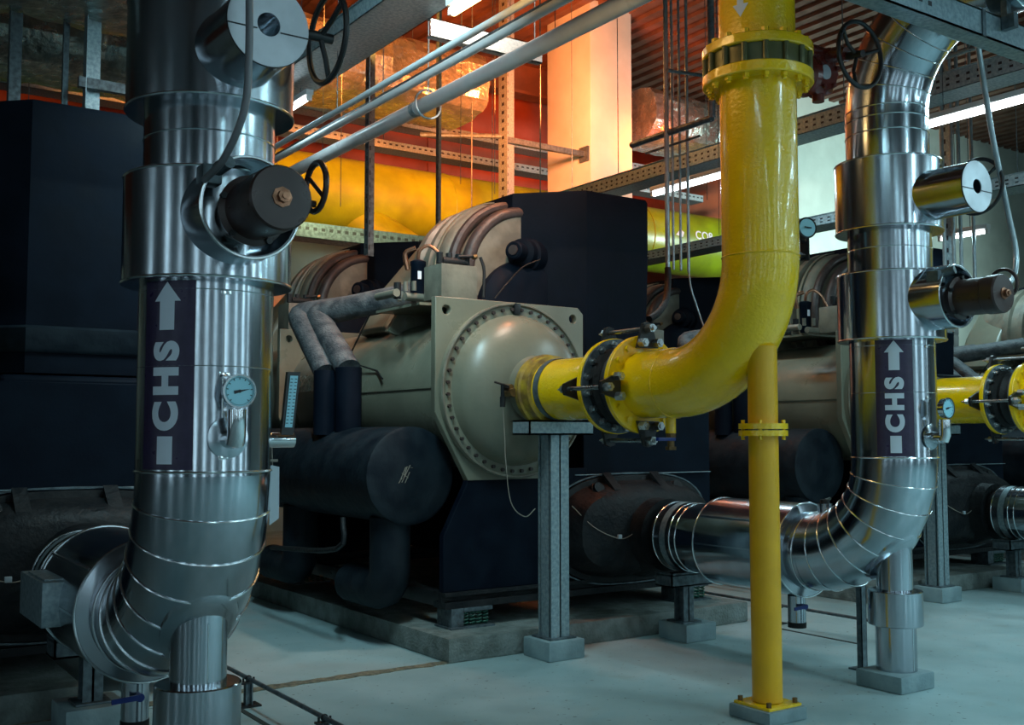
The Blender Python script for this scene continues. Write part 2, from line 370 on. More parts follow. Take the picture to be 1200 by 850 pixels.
    for x in (5.24, 5.72): MB().prism([(x-.04,0),(x+.04,0),(x+.04,.2),(x-.04,.2)], .035, lambda a,b,d: V((a, 6.20+b*.75, 1.055+b*.62+d))).build('clamp', 'casting', wb)
    MB().box(4.98, 6.4, 6.40, 6.44, 1.195, 1.20).build('edge_strip', 'galv', wb)
    wr = MB().tube(smoothpath([(4.83,6.25,.98),(4.95,6.15,.83),(5.12,6.1,.745),(5.24,6.1,.745),(5.38,6.1,.83),(5.45,6.12,.93)], 5), .0035, 5).build('sensor_wire', 'wire', t)
    MB().cbox(5.14,5.175,6.09,6.11,.735,.765,.003).build('wire_tag', 'paper', wr)
    # oil drum
    dr = MB().lathe((3.68,6.6,1.215), (0,1,0), [(0,0),(0,.325),(.012,.345),(3.6,.345)], 56).build('oil_drum', 'drum', t)
    q = MB()
    for x0, z0, x1, z1 in ((3.585,1.18,3.63,1.275),(3.60,1.17,3.665,1.29),(3.615,1.20,3.64,1.28),(3.625,1.165,3.66,1.24),(3.60,1.235,3.65,1.20),(3.64,1.28,3.685,1.27),(3.575,1.165,3.60,1.20)):
        q.prism([(x0,z0),(x0+.006,z0),(x1+.007,z1),(x1,z1)], .002, yz(6.597))
    q.build('scuff_mark', 'wire', dr)['kind'] = 'stuff'
    for y in (6.78, 8.35):
        p = [(3.61,y,.92),(3.61,y,.55)] + [(3.61 , y + .15 - .15*math.cos(a), .55 - .15*math.sin(a)) for a in (.5, 1.0, 1.57)] + [(3.61, y+.6, .40)]
        MB().tube(p, .145, 24).build('drain_elbow', 'drum', dr)
    MB().tube(smoothpath([(3.3,6.9,.92),(3.28,6.95,.7),(3.3,8.2,.6)], 4), .02, 8).build('small_pipe', 'casting', dr)
    # oil return lines
    def bend(p, r, n=20, k=5):
        P = [V(a) for a in p]; out = [P[0]]
        for i in range(1, len(P)-1):
            a = P[i] + (P[i-1]-P[i]).normalized()*k*.01; b = P[i] + (P[i+1]-P[i]).normalized()*k*.01
            for q in range(5): s_ = q/4; out.append(a*(1-s_)**2 + P[i]*2*s_*(1-s_) + b*s_*s_)
        return out + [P[-1]]
    MB().tube(bend([(3.62,7.5,1.5),(3.62,7.5,2.02)], .1), .103, 24).tube([(3.5,7.66,1.5),(3.5,7.66,2.0)], .09, 24).build('oil_line_foot', 'foam', t)
    MB().tube(bend([(3.62,7.5,2.0),(3.62,8.12,2.49),(4.15,7.35,2.62)], .1, k=9), .1, 24).build('oil_return_line', 'foamdust', t)
    MB().tube(bend([(3.5,7.66,1.98),(3.5,8.24,2.50),(3.95,7.9,2.58)], .1, k=9), .088, 24).build('oil_return_line', 'foamdust', t)
    # filter and small valves beside the cover box
    f = MB().lathe((3.92,6.95,2.50), (0,0,1), [(0,.05),(.01,.055),(.26,.055),(.27,.06),(.30,.06),(.31,.04)], 24).build('filter_drier', 'darkblue', t)
    MB().box(3.885,3.915,6.889,6.894,2.66,2.72).build('filter_label', 'letter', f)
    f.name = 'filter_drier'
    rnd = random.Random(3)
    MB().cyl((3.7,6.75,2.50),(3.98,6.75,2.50),.03,n=12).build('valve_block', 'beigedirt', t)
    MB().cyl((3.66,6.8,2.53),(3.66,7.1,2.53),.03,n=12).build('valve_block', 'beigedirt', t)
    MB().cyl((3.72,6.9,2.5),(3.72,6.9,2.62),.028,n=10).build('valve_stem', 'casting', t)
    for i in range(7):
        x = rnd.uniform(3.66,3.98); y = rnd.uniform(6.7,7.2); z = rnd.uniform(2.49,2.55)
        MB().cyl((x,y,z),(x+rnd.uniform(-.04,.04),y,z+.07),.018,n=8).build('valve_nut', 'beigedirt', t)
    MB().tube(smoothpath([(3.92,6.95,2.8),(3.92,6.93,2.88),(3.98,6.9,2.92),(4.04,6.85,2.86),(4.06,6.8,2.75)], 5), .014, 8).tube(smoothpath([(3.86,7.0,2.74),(3.84,7.0,2.86),(3.9,6.95,2.9)], 5), .02, 8).build('hose', 'copper', t)
    vb = MB().cyl((3.92,6.6,2.76),(4.12,6.6,2.76),.032,n=12)
    for x in (3.9,3.98,4.06,4.13): vb.cyl((x,6.6,2.74),(x,6.6,2.82),.025,n=8)
    vb.cyl((4.05,6.58,2.8),(4.18,6.55,2.81),.012,n=8)
    v1 = vb.build('valve_manifold', 'casting', t)
    MB().cyl((4.155,6.55,2.80),(4.185,6.55,2.81),.018,n=8).build('brass_cap', 'brass', v1)
    part_copy(v1, (0,2.75,0), t)
    MB().tube(smoothpath([(4.83,6.64,2.86),(4.65,6.62,2.78),(4.42,6.5,2.62),(4.30,6.48,2.5)], 5), .006, 6).tube(smoothpath([(4.2,6.52,2.8),(4.22,6.5,2.7),(4.2,6.48,2.5)],4), .012, 6).build('sensor_cable', 'rubber', t)
    MB().tube([(3.85,7.6,2.46),(3.80,7.9,2.1),(3.84,7.45,2.0),(3.81,7.3,1.93)], .008, 6).build('bare_rod', 'black', t)
    return t
ch = build_chiller()
ch['label'] = 'middle chiller whose beige domed end joins the yellow pipe by the central galvanised post'
copy_tree(ch, (4.35,0,0), label='chiller behind the right-hand labelled steel pipe, partly hidden by the yellow riser')
copy_tree(ch, (8.70,0,0), label='farthest chiller, only a sliver showing at the right edge of the photo')
copy_tree(ch, (-4.14,0,0), label='nearest chiller, tall black insulated body at the left edge behind the labelled pipe')

for o in list(COL.objects):
    if o.name.startswith('scuff_mark.'): bpy.data.objects.remove(o)
# ================================================================== plinths and pads
def plinth(dx, x0, x1, label):
    m = MB().cbox(x0+dx, x1+dx, 6.1, 12.05, 0, .16, .015)
    solo(m, 'equipment_plinth', 'concrete', label, 'plinth', ang=40)
plinth(0, 3.69, 6.5, 'low concrete plinth under the middle chiller, corner pointing at the viewer')
plinth(4.35, 3.69, 6.5, 'low concrete plinth under the chiller behind the right-hand steel pipe')
plinth(8.70, 3.69, 6.5, 'low concrete plinth under the farthest chiller')
plinth(-4.14, 3.69, 5.55, 'low concrete plinth under the black chiller at the left edge')
def pad(cx, cy, a, h, label, b=None):
    b = b or a
    solo(MB().cbox(cx-a/2, cx+a/2, cy-b/2, cy+b/2, 0, h, .012), 'concrete_pad', 'pad', label, 'concrete pad', ang=40)
pad(4.40, 5.90, .30, .13, 'grey painted block under the galvanised post of the middle yellow pipe')
pad(8.75, 5.90, .30, .13, 'grey painted block under the galvanised post behind the right steel pipe')
pad(5.60, 5.86, .30, .13, 'grey painted block under the short dark post holding the horizontal steel pipe')
pad(9.95, 5.86, .30, .13, 'grey painted block under the short post at the right edge')
pad(1.40, 5.86, .34, .13, 'dark grey block under the short post at the lower left, left of the drain tap')
pad(4.40, 4.0, .29, .07, 'low painted slab under the foot of the yellow post')
pad(5.56, 4.05, .32, .10, 'low painted slab under the foot of the right steel pipe column')
pad(1.345, 4.05, .32, .10, 'low painted slab under the foot of the left steel pipe column')

# ================================================================== yellow water pipe
def flange_holes(r, n): return [(r*math.cos(2*PI*(i+.5)/n), r*math.sin(2*PI*(i+.5)/n)) for i in range(n)]
def build_yellow():
    X, Z, R = 4.40, 1.81, .208
    t = thing('yellow_water_pipe', (X, 4.0, 0.07), '', 'pipe')
    Yv, Re = 4.0, .66
    path = [(X, 5.95, Z), (X, 5.6, Z), (X, 5.24, Z)]
    MB().tube(path, R, 48).build('spool_pipe', 'yellow', t)
    path = [(X, 4.95, Z), (X, 4.8, Z), (X, Yv+Re, Z)] + [(X, Yv + Re - Re*math.sin(a), Z + Re - Re*math.cos(a)) for a in [PI/2*i/20 for i in range(1, 21)]] + [(X, Yv, Z+Re+.3), (X, Yv, 3.45)]
    MB().tube(path, R, 56).build('riser_elbow', 'yellow', t)
    MB().tube([(X,Yv,3.62),(X,Yv,4.4),(X,Yv,5.6)], R, 56).build('upper_riser', 'yellow', t)
    MB().torus((X,Yv,Z+Re), (0,0,1), R, .005, 48, 6).build('weld_bead', 'yellow', t); MB().torus((X,4.68,Z),(0,1,0),R,.004,48,6).build('weld_bead', 'yellow', t)
    # grooved coupling at the head
    c = MB().lathe((X,6.02,Z), (0,-1,0), [(0,.225),(.0,.245),(.05,.25),(.06,.235),(.14,.235),(.15,.215)], 48).build('coupling', 'couplingp', t)
    MB().lathe((X,5.85,Z), (0,-1,0), [(0,.2115),(.0,.2135),(.06,.2135),(.06,.2115)], 48, cap=(False,False)).build('hold_down_strap', 'galvdark', t)
    MB().cyl((X-.26,6.1,Z+.02),(X-.26,6.03,Z+.02),.02,n=8).cyl((X-.26,6.12,Z-.02),(X-.26,6.0,Z-.02),.03,n=8).build('coupling_bolt', 'brass', c)
    v = MB().tube([(X-.24,6.06,Z+.01),(X-.34,6.02,Z+.01)], .016, 8).tube([(X-.34,6.02,Z+.04),(X-.34,6.02,Z-.05)], .014, 8).tube([(X-.4,6.03,Z+.05),(X-.3,6.0,Z+.02)], .008, 6).tube([(X-.34,6.02,Z-.05),(X-.34,6.02,Z-.12)],.02,8).build('bleed_valve', 'casting', t)
    MB().tube(smoothpath([(X-.34,6.02,Z-.1),(X-.335,6.0,Z-.35),(X-.33,6.0,1.35),(X-.30,5.98,1.05),(X-.22,5.93,.95),(X-.14,5.92,1.0)], 6), .0035, 5).build('drip_line', 'wire', v)
    # expansion joint
    for y0, nm in ((5.25, 'flange'), (4.985, 'flange')):
        poly = circ(0,0,.305,56); hl = [circ(0,0,.19,32)]
        MB().prism(poly, .035, lambda a,b,d: V((X+a, y0-d, Z+b)), holes=hl).build(nm, 'yellow', t, bevel=.004)
    for y0 in (5.212, 4.995): MB().lathe((X,y0,Z),(0,1,0),[(0,.18),(0,.30),(-.012,.30),(-.014,.18)],48,cap=(False,False)).build('backing_ring', 'galvdark', t)
    MB().lathe((X,5.205,Z),(0,-1,0),[(0,.25),(.04,.245),(.06,.215),(.10,.235),(.14,.215),(.16,.245),(.205,.25)],48).build('rubber_bellows', 'rubber', t)
    bt = MB().cyl((0,0,0),(0,-.045,0),.012,n=8).cyl((0,-.0,0),(0,-.022,0),.024,n=6)
    bolts(t, bt, 'joint_bolt', 'bolt', [(X+a*.268/1, 5.205, Z+b*.268) for a, b in [(math.cos(2*PI*(i+.5)/16), math.sin(2*PI*(i+.5)/16)) for i in range(16)]])
    bt2 = MB().cyl((0,0,0),(0,-.02,0),.022,n=6)
    bolts(t, bt2, 'flange_bolt', 'yellow', [(X+.258*math.cos(2*PI*(i+.5)/16), 4.948, Z+.258*math.sin(2*PI*(i+.5)/16)) for i in range(16)])
    for a in (math.radians(91), math.radians(184), math.radians(269), math.radians(0)):
        u = V((math.cos(a),0,math.sin(a))); w = V((-math.sin(a),0,math.cos(a))); c0 = V((X,0,Z))
        r = MB().cyl(c0+u*.345+V((0,5.35,0)), c0+u*.345+V((0,4.85,0)), .0135, n=12).build('tie_rod', 'bolt', t)
        for yy in (5.30, 4.94):
            pl = [(-.085,.225),(.085,.225),(.035,.375),(.0,.385),(-.035,.375)]
            MB().prism(pl, .022, lambda aa,bb,d: c0+w*aa+u*bb+V((0,yy-d,0))).build('tie_bracket', 'black', r)
        for dw, du in ((-.06,.255),(.06,.255),(0,.345)):
            p = c0+w*dw+u*du
            MB().cyl(p+V((0,4.92,0)), p+V((0,4.87,0)), .028, n=6).cyl(p+V((0,4.92,0)), p+V((0,4.86,0)), .016, n=10).build('rod_nut', 'bolt', r)
        MB().cyl(c0+u*.345+V((0,5.30,0)), c0+u*.345+V((0,5.345,0)), .026, n=6).cyl(c0+u*.345+V((0,5.345,0)), c0+u*.345+V((0,5.39,0)), .016, .004, n=10).build('rod_nut', 'bolt', r)
    # drain tap with blue lever
    d = MB().cyl((X+.03,4.76,Z-.19),(X+.03,4.76,Z-.30),.032,n=16).build('drain_stub', 'yellow', t)
    MB().cyl((X+.03,4.76,Z-.30),(X+.03,4.76,Z-.33),.03,n=8).cyl((X+.03,4.76,Z-.33),(X+.03,4.76,Z-.40),.022,n=12).cyl((X+.03,4.76,Z-.38),(X+.03,4.76,Z-.40),.033,n=6).build('drain_tap', 'brass', d)
    MB().cbox(X-.10,X+.04,4.725,4.75,Z-.345,Z-.325,.003).build('tap_lever', 'blue', d)
    # riser valve
    for z0, z1 in ((3.42,3.48),(3.58,3.635)):
        MB().lathe((X,Yv,0),(0,0,1),[(z0,.2),(z0,.295),(z0+.006,.302),(z1-.006,.302),(z1,.295),(z1,.2)],56).build('riser_flange', 'yellow', t)
    MB().lathe((X,Yv,0),(0,0,1),[(3.48,.278),(3.58,.278)],48).build('butterfly_valve_body', 'valvebody', t)
    st = MB().cyl((0,0,3.48),(0,0,3.58),.017,n=10)
    bolts(t, st, 'stud', 'valvebody', [(X+.287*math.cos(2*PI*(i+.3)/16), Yv+.283*math.sin(2*PI*(i+.3)/16), 0) for i in range(16)])
    bh = MB().cyl((0,0,0),(0,0,-.022),.021,n=6).cyl((0,0,-.022),(0,0,-.035),.013,n=8)
    bolts(t, bh, 'riser_bolt', 'yellow', [(X+.262*math.cos(2*PI*(i+.3)/16), Yv+.262*math.sin(2*PI*(i+.3)/16), 3.422) for i in range(16)])
    bh = MB().cyl((0,0,0),(0,0,.03),.021,n=6)
    bolts(t, bh, 'riser_bolt', 'yellow', [(X+.262*math.cos(2*PI*(i+.3)/16), Yv+.262*math.sin(2*PI*(i+.3)/16), 3.633) for i in range(16)])
    # gearbox
    gx, gy, gz = X+.47, Yv-.03, 3.585
    g = MB()
    g.cyl((X+.25,Yv,3.53),(X+.40,Yv,3.53),.065,n=20).lathe((X+.35,Yv,3.56),(1,0,0),[(0,.10),(.02,.12),(.06,.12),(.08,.09)],24)
    g.lathe((gx,gy+.06,gz),(0,-1,0),[(0,.10),(.0,.13),(.03,.145),(.08,.145),(.10,.12),(.115,.115)],8)
    g.cyl((gx+.02,gy-.03,gz+.10),(gx+.02,gy-.19,gz+.06),.042,n=16).cyl((gx-.10,gy-.01,gz+.10),(gx+.10,gy-.01,gz+.10),.052,n=16).cyl((gx,gy,gz-.13),(gx,gy,gz-.17),.035,n=12)
    gb = g.build('gearbox', 'red', t)
    MB().cyl((gx,gy-.052,gz-.01),(gx,gy-.062,gz-.01),.042,n=24).build('indicator_disc', 'disc', gb)
    bt = MB().cyl((0,0,0),(0,-.018,0),.014,n=6)
    bolts(gb, bt, 'gearbox_bolt', 'red', [(gx+.10*math.cos(a), gy-.055, gz+.10*math.sin(a)) for a in (.3,2.6,3.6,4.5,5.4)])
    hw = MB().torus((X+.50,Yv-.30,3.62),(0,1,0),.185,.013,48,10).cyl((X+.50,Yv-.18,3.64),(X+.50,Yv-.32,3.62),.022,n=12)
    for a in (.35, 2.45, 4.5):
        hw.tube([(X+.50,Yv-.28,3.62),(X+.50+.09*math.cos(a),Yv-.27,3.62+.09*math.sin(a)),(X+.50+.183*math.cos(a),Yv-.30,3.62+.183*math.sin(a))], .011, 8)
    hw.build('handwheel', 'black', t)
    # flow arrow
    al = math.atan2(-4.0, -4.4) - .42
    am = MB(); bm = flat_bm([(-.018,.12),(.018,.12),(.018,-.01),(.045,-.01),(0,-.08),(-.045,-.01),(-.018,-.01)], .0008)
    bm_to(am, bm, lambda c: V((X+(R+.002+c.z)*math.cos(al+c.x/R), Yv+(R+.002+c.z)*math.sin(al+c.x/R), 3.835+c.y)), .01)
    am.build('flow_arrow', 'letter', t)
    # dummy leg
    lg = MB().cyl((X,4.0,.09),(X,4.0,1.50),.080,n=32).cyl((X,4.0,1.53),(X,4.0,1.98),.080,n=32).build('post', 'yellowpost', t)
    for z in (1.495, 1.532): MB().lathe((X,4.0,z),(0,0,1),[(0,.07),(0,.132),(.03,.132),(.03,.07)],36).build('post_flange', 'yellow', t)
    bt = MB().cyl((0,0,-.058),(0,0,.05),.011,n=6)
    bolts(t, bt, 'post_bolt', 'yellow', [(X+.108*math.cos(a), 4.0+.108*math.sin(a), 1.532) for a in (.6,2.17,3.74,5.3)])
    MB().cbox(X-.125,X+.125,3.875,4.125,.07,.085,.003).build('base_plate', 'yellow', t)
    bt = MB().cyl((0,0,0),(0,0,.025),.014,n=6)
    bolts(t, bt, 'anchor_bolt', 'brass', [(X+sx*.1, 4.0+sy*.1, .085) for sx in (-1,1) for sy in (-1,1)])
    return t
M['couplingp'] = mat('rusty_yellow_coupling', (.42,.28,.02), .4, 0, nscale=14, col2=(.16,.09,.02))
M['yellowpost'] = mat('deep_yellow_paint', (.78,.40,.004), .38, 0, .12, 5, .06, 40)
M['valvebody'] = mat('olive_grey_valve_body', (.10,.10,.035), .35, .3, .3, 12)
yp = build_yellow()
yp['label'] = 'big glossy yellow pipe rising in the middle, bending down to the beige domed end'
copy_tree(yp, (4.35,0,0), label='yellow pipe at the right edge, only its bolted rubber joint section showing')

# galvanised posts under the yellow pipe
def post(dx, label):
    X = 4.40 + dx; t = thing('pipe_support_post', (X, 5.90, .13), label, 'pipe support')
    m = MB(); w, h_, f = .075, .075, .012
    m.box(X-w,X+w,5.90-h_,5.90-h_+f,.135,1.50).box(X-w,X+w,5.90+h_-f,5.90+h_,.135,1.50).box(X-.006,X+.006,5.90-h_,5.90+h_,.135,1.50)
    m.box(X-w,X-w+.01,5.86,5.94,.135,1.5)
    m.build('column', 'galv', t)
    MB().cbox(X-.11,X+.11,5.79,6.01,.13,.142,.003).build('foot_plate', 'galvdark', t)
    m = MB().box(X-.27,X+.27,5.80,5.812,1.50,1.60).box(X-.27,X+.27,5.80,6.0,1.50,1.512).box(X-.27,X+.27,5.80,6.0,1.588,1.60).box(X-.27,X-.262,5.80,6.0,1.5,1.6)
    m.build('cross_channel', 'galv', t)
    return t
post(0, 'tall galvanised steel post carrying the horizontal yellow pipe beside the domed end')
post(4.35, 'galvanised steel post seen behind the right-hand labelled steel pipe')
def shortpost(X, Y, label, top=.45):
    t = thing('pipe_support_stand', (X, Y, .13), label, 'pipe support')
    MB().box(X-.05,X+.05,Y-.05,Y-.04,.142,top).box(X-.05,X+.05,Y+.04,Y+.05,.142,top).box(X-.006,X+.006,Y-.05,Y+.05,.142,top).build('column', 'galvdark', t)
    MB().cbox(X-.09,X+.09,Y-.09,Y+.09,.13,.142,.003).build('foot_plate', 'galvdark', t)
    MB().box(X-.2,X+.2,Y-.09,Y-.08,top,top+.1).box(X-.2,X+.2,Y-.09,Y+.09,top,top+.01).box(X-.2,X+.2,Y-.09,Y+.09,top+.08,top+.088).box(X-.2,X-.19,Y-.09,Y+.09,top,top+.1).build('saddle_channel', 'galvdark', t)
shortpost(5.55, 5.84, 'short dark steel stand under the horizontal steel pipe beside the middle chiller', .40)
shortpost(9.90, 5.84, 'short steel stand under the steel pipe stub at the right edge', .40)
shortpost(1.38, 5.84, 'short dark steel stand under the thick left steel pipe, below the metal box', .38)

# ================================================================== clad chilled-water pipes
def build_chs():
    X, Y, R = 5.58, 4.03, .25
    t = thing('clad_steel_pipe', (X, Y, .1), '', 'pipe')
    ze, Re = 1.35, .60
    MB().lathe((X,Y,0),(0,0,1),[(ze,R),(1.72,R),(2.1,R)],72,cap=(False,False)).build('riser_jacket', 'clad', t)
    bd = MB()
    for z, r in ((1.365,.254),(1.75,.2515),(2.03,.2515)): bd.torus((X,Y,z),(0,0,1),r-.002,.005 if z<1.5 else .0022,72,6)
    bd.tube([(X-.02,Y-R-.0005,2.08),(X-.02,Y-R-.0005,1.36)], .003, 6)
    bd.build('jacket_seam', 'cladseam', t)
    sm = MB()
    for z in (1.42,1.72,2.02): sm.cbox(X-.035,X+.005,Y-R-.008,Y-R+.006,z-.008,z+.008,.003)
    sm.build('seam_latch', 'chrome', t)
    # lower elbow, lobster-back
    seg = 8; pts = [(X, Y+Re-Re*math.cos(a), ze-Re*math.sin(a)) for a in [PI/2*i/seg for i in range(seg+1)]]
    MB().tube([(X,Y,ze+.06)] + pts + [(X,Y+Re+.05,ze-Re)], R, 72, False).build('elbow_jacket', 'clad', t, ang=25)
    for i in range(1, seg+1):
        a = PI/2*i/seg; MB().torus(pts[i], (0, math.sin(a), -math.cos(a)), R+.001, .0045, 64, 6).build('elbow_bead', 'cladseam', t)
    # horizontal run with thick valve jacket
    MB().lathe((X,0,.75),(0,1,0),[(4.60,R),(4.70,R),(4.71,.305),(5.46,.305),(5.47,R)],72,cap=(False,False)).build('thick_jacket', 'clad', t)
    for yy in (4.71, 5.46): MB().torus((X,yy,.75),(0,1,0),.305,.006,72,6).build('end_bead', 'cladseam', t)
    MB().box(X-.308,X-.30,4.72,5.44,.745,.755).build('jacket_seam_strip', 'cladseam', t); MB().box(X-.252,X-.235,4.72,5.44,.935,.943).build('jacket_seam_strip', 'cladseam', t)
    MB().lathe((X,0,.75),(0,1,0),[(5.47,R),(5.93,R),(5.93,R-.03),(5.9,R-.03)],72,cap=(False,False)).build('inlet_jacket', 'clad', t)
    for yy in (5.93, 5.76, 5.70): MB().torus((X,yy,.75),(0,1,0),R,.005,64,6).build('inlet_bead', 'cladseam', t)
    MB().lathe((X,5.86,.75),(0,-1,0),[(0,R+.004),(.06,R+.004)],64,cap=(False,False)).build('hold_down_strap', 'galv', t)
    MB().cyl((X,6.12,.75),(X,5.9,.75),.21,n=48).build('nozzle_neck', 'rubber', t)
    # collars
    def collar(z0, z1, r=.315):
        o = MB().lathe((X,Y,0),(0,0,1),[(z0+.002,R-.005),(z0,r-.006),(z0,r),(z1,r),(z1,r-.006),(z1-.002,R-.005)],80,cap=(False,False)).build('valve_jacket', 'clad', t)
        for zz in (z0+.006, z1-.006): MB().torus((X,Y,zz),(0,0,1),r,.005,80,6).build('jacket_bead', 'cladseam', o)
        return o
    collar(2.065, 2.475); MB().lathe((X,Y,0),(0,0,1),[(2.45,R-.004),(2.76,R-.004)],72,cap=(False,False)).build('neck_jacket', 'clad', t)
    MB().torus((X,Y,2.62),(0,0,1),R-.003,.003,72,6).build('neck_seam', 'cladseam', t)
    collar(2.73, 3.16)
    MB().lathe((X,Y,0),(0,0,1),[(3.15,R-.005),(3.5,R-.005)],72,cap=(False,False)).build('upper_jacket', 'clad', t)
    # upper elbow towards the viewer's side
    zt, Rt = 3.48, .62; n = 7
    pts = [(X, Y-Rt+Rt*math.cos(a), zt+Rt*math.sin(a)) for a in [PI/2*i/n for i in range(n+1)]]
    MB().tube([(X,Y,zt-.05)] + pts + [(X, Y-Rt-.5, zt+Rt),(X, Y-Rt-1.6, zt+Rt)], R-.004, 72, False).build('upper_elbow_jacket', 'clad', t, ang=25)
    for zz in (3.33, 3.42): MB().torus((X,Y,zz),(0,0,1),R-.004,.004,72,6).build('upper_bead', 'cladseam', t)
    MB().torus((X,Y-Rt-.3,zt+Rt),(0,1,0),R,.006,72,6).build('upper_bead', 'cladseam', t)
    for i in range(0, n+1):
        a = PI/2*i/n; MB().torus(pts[i], (0, -math.sin(a), math.cos(a)), R-.003, .004, 64, 6).build('upper_bead', 'cladseam', t)
    # upper valve stub with disc
    o = MB().lathe((X,Y-.22,2.915),(0,-1,0),[(0,.165),(.10,.147),(.36,.145),(.363,.145),(.363,.044),(.22,.044),(.219,0)],56).build('valve_stub', 'clad', t)
    poly = circ(0,0,.147,48)
    MB().prism(poly, .006, lambda a,b,d: V((X+a, Y-.585-d, 2.915+b)), holes=[circ(0,0,.042,24)]).build('end_disc', 'disc', o)
    MB().torus((X,Y-.586,2.915),(0,1,0),.147,.003,48,6).box(X-.147,X-.042,Y-.594,Y-.590,2.892,2.896).box(X+.042,X+.147,Y-.594,Y-.590,2.892,2.896).build('disc_seam', 'ink', o)
    hx = X + .50
    h = MB().torus((hx,3.75,3.04),(1,0,0),.17,.012,48,8).cyl((X+.3,3.75,3.04),(hx+.02,3.75,3.04),.02,n=12)
    for a in (.4, 2.5, 4.6): h.tube([(hx-.03,3.75,3.04),(hx-.01,3.75+.09*math.cos(a),3.04+.09*math.sin(a)),(hx,3.75+.17*math.cos(a),3.04+.17*math.sin(a))], .011, 8)
    h.build('handwheel', 'black', t)
    # lower valve: cut-away stub, black actuator
    s = MB(); n = 56
    o = s.lathe((X,Y-.2,2.30),(0,-1,0),[(0,.19),(.25,.185),(.25,.172),(.06,.172)],n,cap=(False,False)).build('valve_stub', 'clad', t)
    MB().torus((X,Y-.45,2.30),(0,1,0),.18,.006,56,6).build('stub_rim', 'cladseam', o)
    a = MB().lathe((X,Y-.3,2.285),(0,-1,0),[(0,.08),(.08,.085),(.12,.10),(.14,.118),(.17,.125),(.18,.105),(.34,.105),(.345,.110),(.42,.110),(.43,.104),(.432,0)],48)
    a.cbox(X-.06,X+.06,Y-.52,Y-.36,2.20,2.30,.01)
    ac = a.build('actuator', 'actu', t, ang=30)
    MB().lathe((X,Y-.728,2.285),(0,-1,0),[(0,.035),(.008,.035),(.01,.022),(.03,.022),(.032,.012),(.04,.012)],8).build('indicator_knob', 'copper', ac)
    bt = MB().cyl((0,0,0),(0,-.02,0),.012,n=6)
    bolts(ac, bt, 'actuator_bolt', 'black', [(X+.118*math.cos(q), Y-.47, 2.285+.118*math.sin(q)) for q in (.4,1.6,2.8,4.0,5.2)])
    MB().torus((X+.165,3.40,2.36),(1,0,0),.085,.011,36,8).tube([(X+.06,3.42,2.30),(X+.165,3.40,2.30)],.012,8).tube([(X+.165,3.33,2.31),(X+.165,3.47,2.41)],.008,8).build('override_wheel', 'actu', ac)
    MB().cbox(X-.17,X-.10,Y-.44,Y-.36,2.37,2.44,.008).cyl((X-.12,Y-.42,2.42),(X-.10,Y-.5,2.44),.025,n=12).build('cable_gland', 'galvdark', ac)
    # label with lettering
    ac0 = math.radians(-142); hw = math.radians(24.5)
    lm = MB(); n = 14; rr = R+.0015
    for k in range(n):
        a0 = ac0-hw+2*hw*k/n; a1 = ac0-hw+2*hw*(k+1)/n
        lm.add([(X+r*math.cos(q), Y+r*math.sin(q), z) for z in (1.375,2.06) for r, q in ((rr,a0),(rr,a1),(R-.004,a1),(R-.004,a0))], [(0,1,5,4),(1,2,6,5),(3,0,4,7),(4,5,6,7),(0,3,2,1)])
    lb = lm.build('flow_label', 'label', t)
    def oncyl(c, z0): # (x right, y up) -> cylinder
        return V((X+(rr+.0012+c.z)*math.cos(ac0+c.x/R), Y+(rr+.0012+c.z)*math.sin(ac0+c.x/R), z0+c.y))
    lt = MB()
    bm = text_mesh('CHS', .150, .0085, sp=1.32)
    xs = [v.co.x for v in bm.verts]; ys = [v.co.y for v in bm.verts]; x0, x1, y0, y1 = min(xs), max(xs), min(ys), max(ys)
    for v in bm.verts:
        u = (v.co.x-x0)/(x1-x0); w = (v.co.y-y0)/(y1-y0)
        v.co.x, v.co.y = -.055 + (1-w)*.110 if False else .054 - w*.108, 1.515 + u*.325
    bm_to(lt, bm, lambda c: oncyl(V((c.x - .002, c.y, c.z)), 0), .012); lt.build('lettering', 'letter', lb)
    lt = MB(); bm_to(lt, flat_bm([(-.03,1.395),(.032,1.395),(.032,1.495),(-.03,1.495)]), lambda c: oncyl(c, 0), .012); lt.build('bar_mark', 'letter', lb)
    lt = MB(); bm_to(lt, flat_bm([(-.03,1.88),(.03,1.88),(.03,1.985),(.054,1.985),(0,2.055),(-.054,1.985),(-.03,1.985)]), lambda c: oncyl(c, 0), .012); lt.build('arrow_mark', 'letter', lb)
    # pressure gauge on a siphon
    g = MB().tube([(X,Y-.24,1.485),(X,Y-.34,1.485)],.033,20).tube([(X,Y-.33,1.47),(X,Y-.345,1.50),(X,Y-.345,1.59)],.033,20).build('gauge_siphon', 'chrome', t)
    MB().lathe((X,Y-.245,1.49),(0,-1,0),[(0,.06),(.004,.075),(.012,.075),(.02,.04)],32).build('gauge_patch', 'clad', g)
    gg = MB().lathe((X,Y-.33,1.655),(0,-1,0),[(0,.05),(.005,.056),(.03,.056),(.034,.061),(.042,.061),(.042,.054),(.036,.054)],40,cap=(True,False)).build('pressure_gauge', 'chrome', t)
    MB().lathe((X,Y-.366,1.655),(0,-1,0),[(0,.054),(.001,.054)],40).build('dial', 'face', gg)
    MB().prism([(-.02,-.006),(.042,.0),(-.02,.006)], .002, lambda a,b,d: V((X+a*.97-b*.2, Y-.3675-d, 1.655+a*.22+b))).cyl((X,Y-.367,1.655),(X,Y-.371,1.655),.006,n=12).build('needle', 'ink', gg)
    tk = MB()
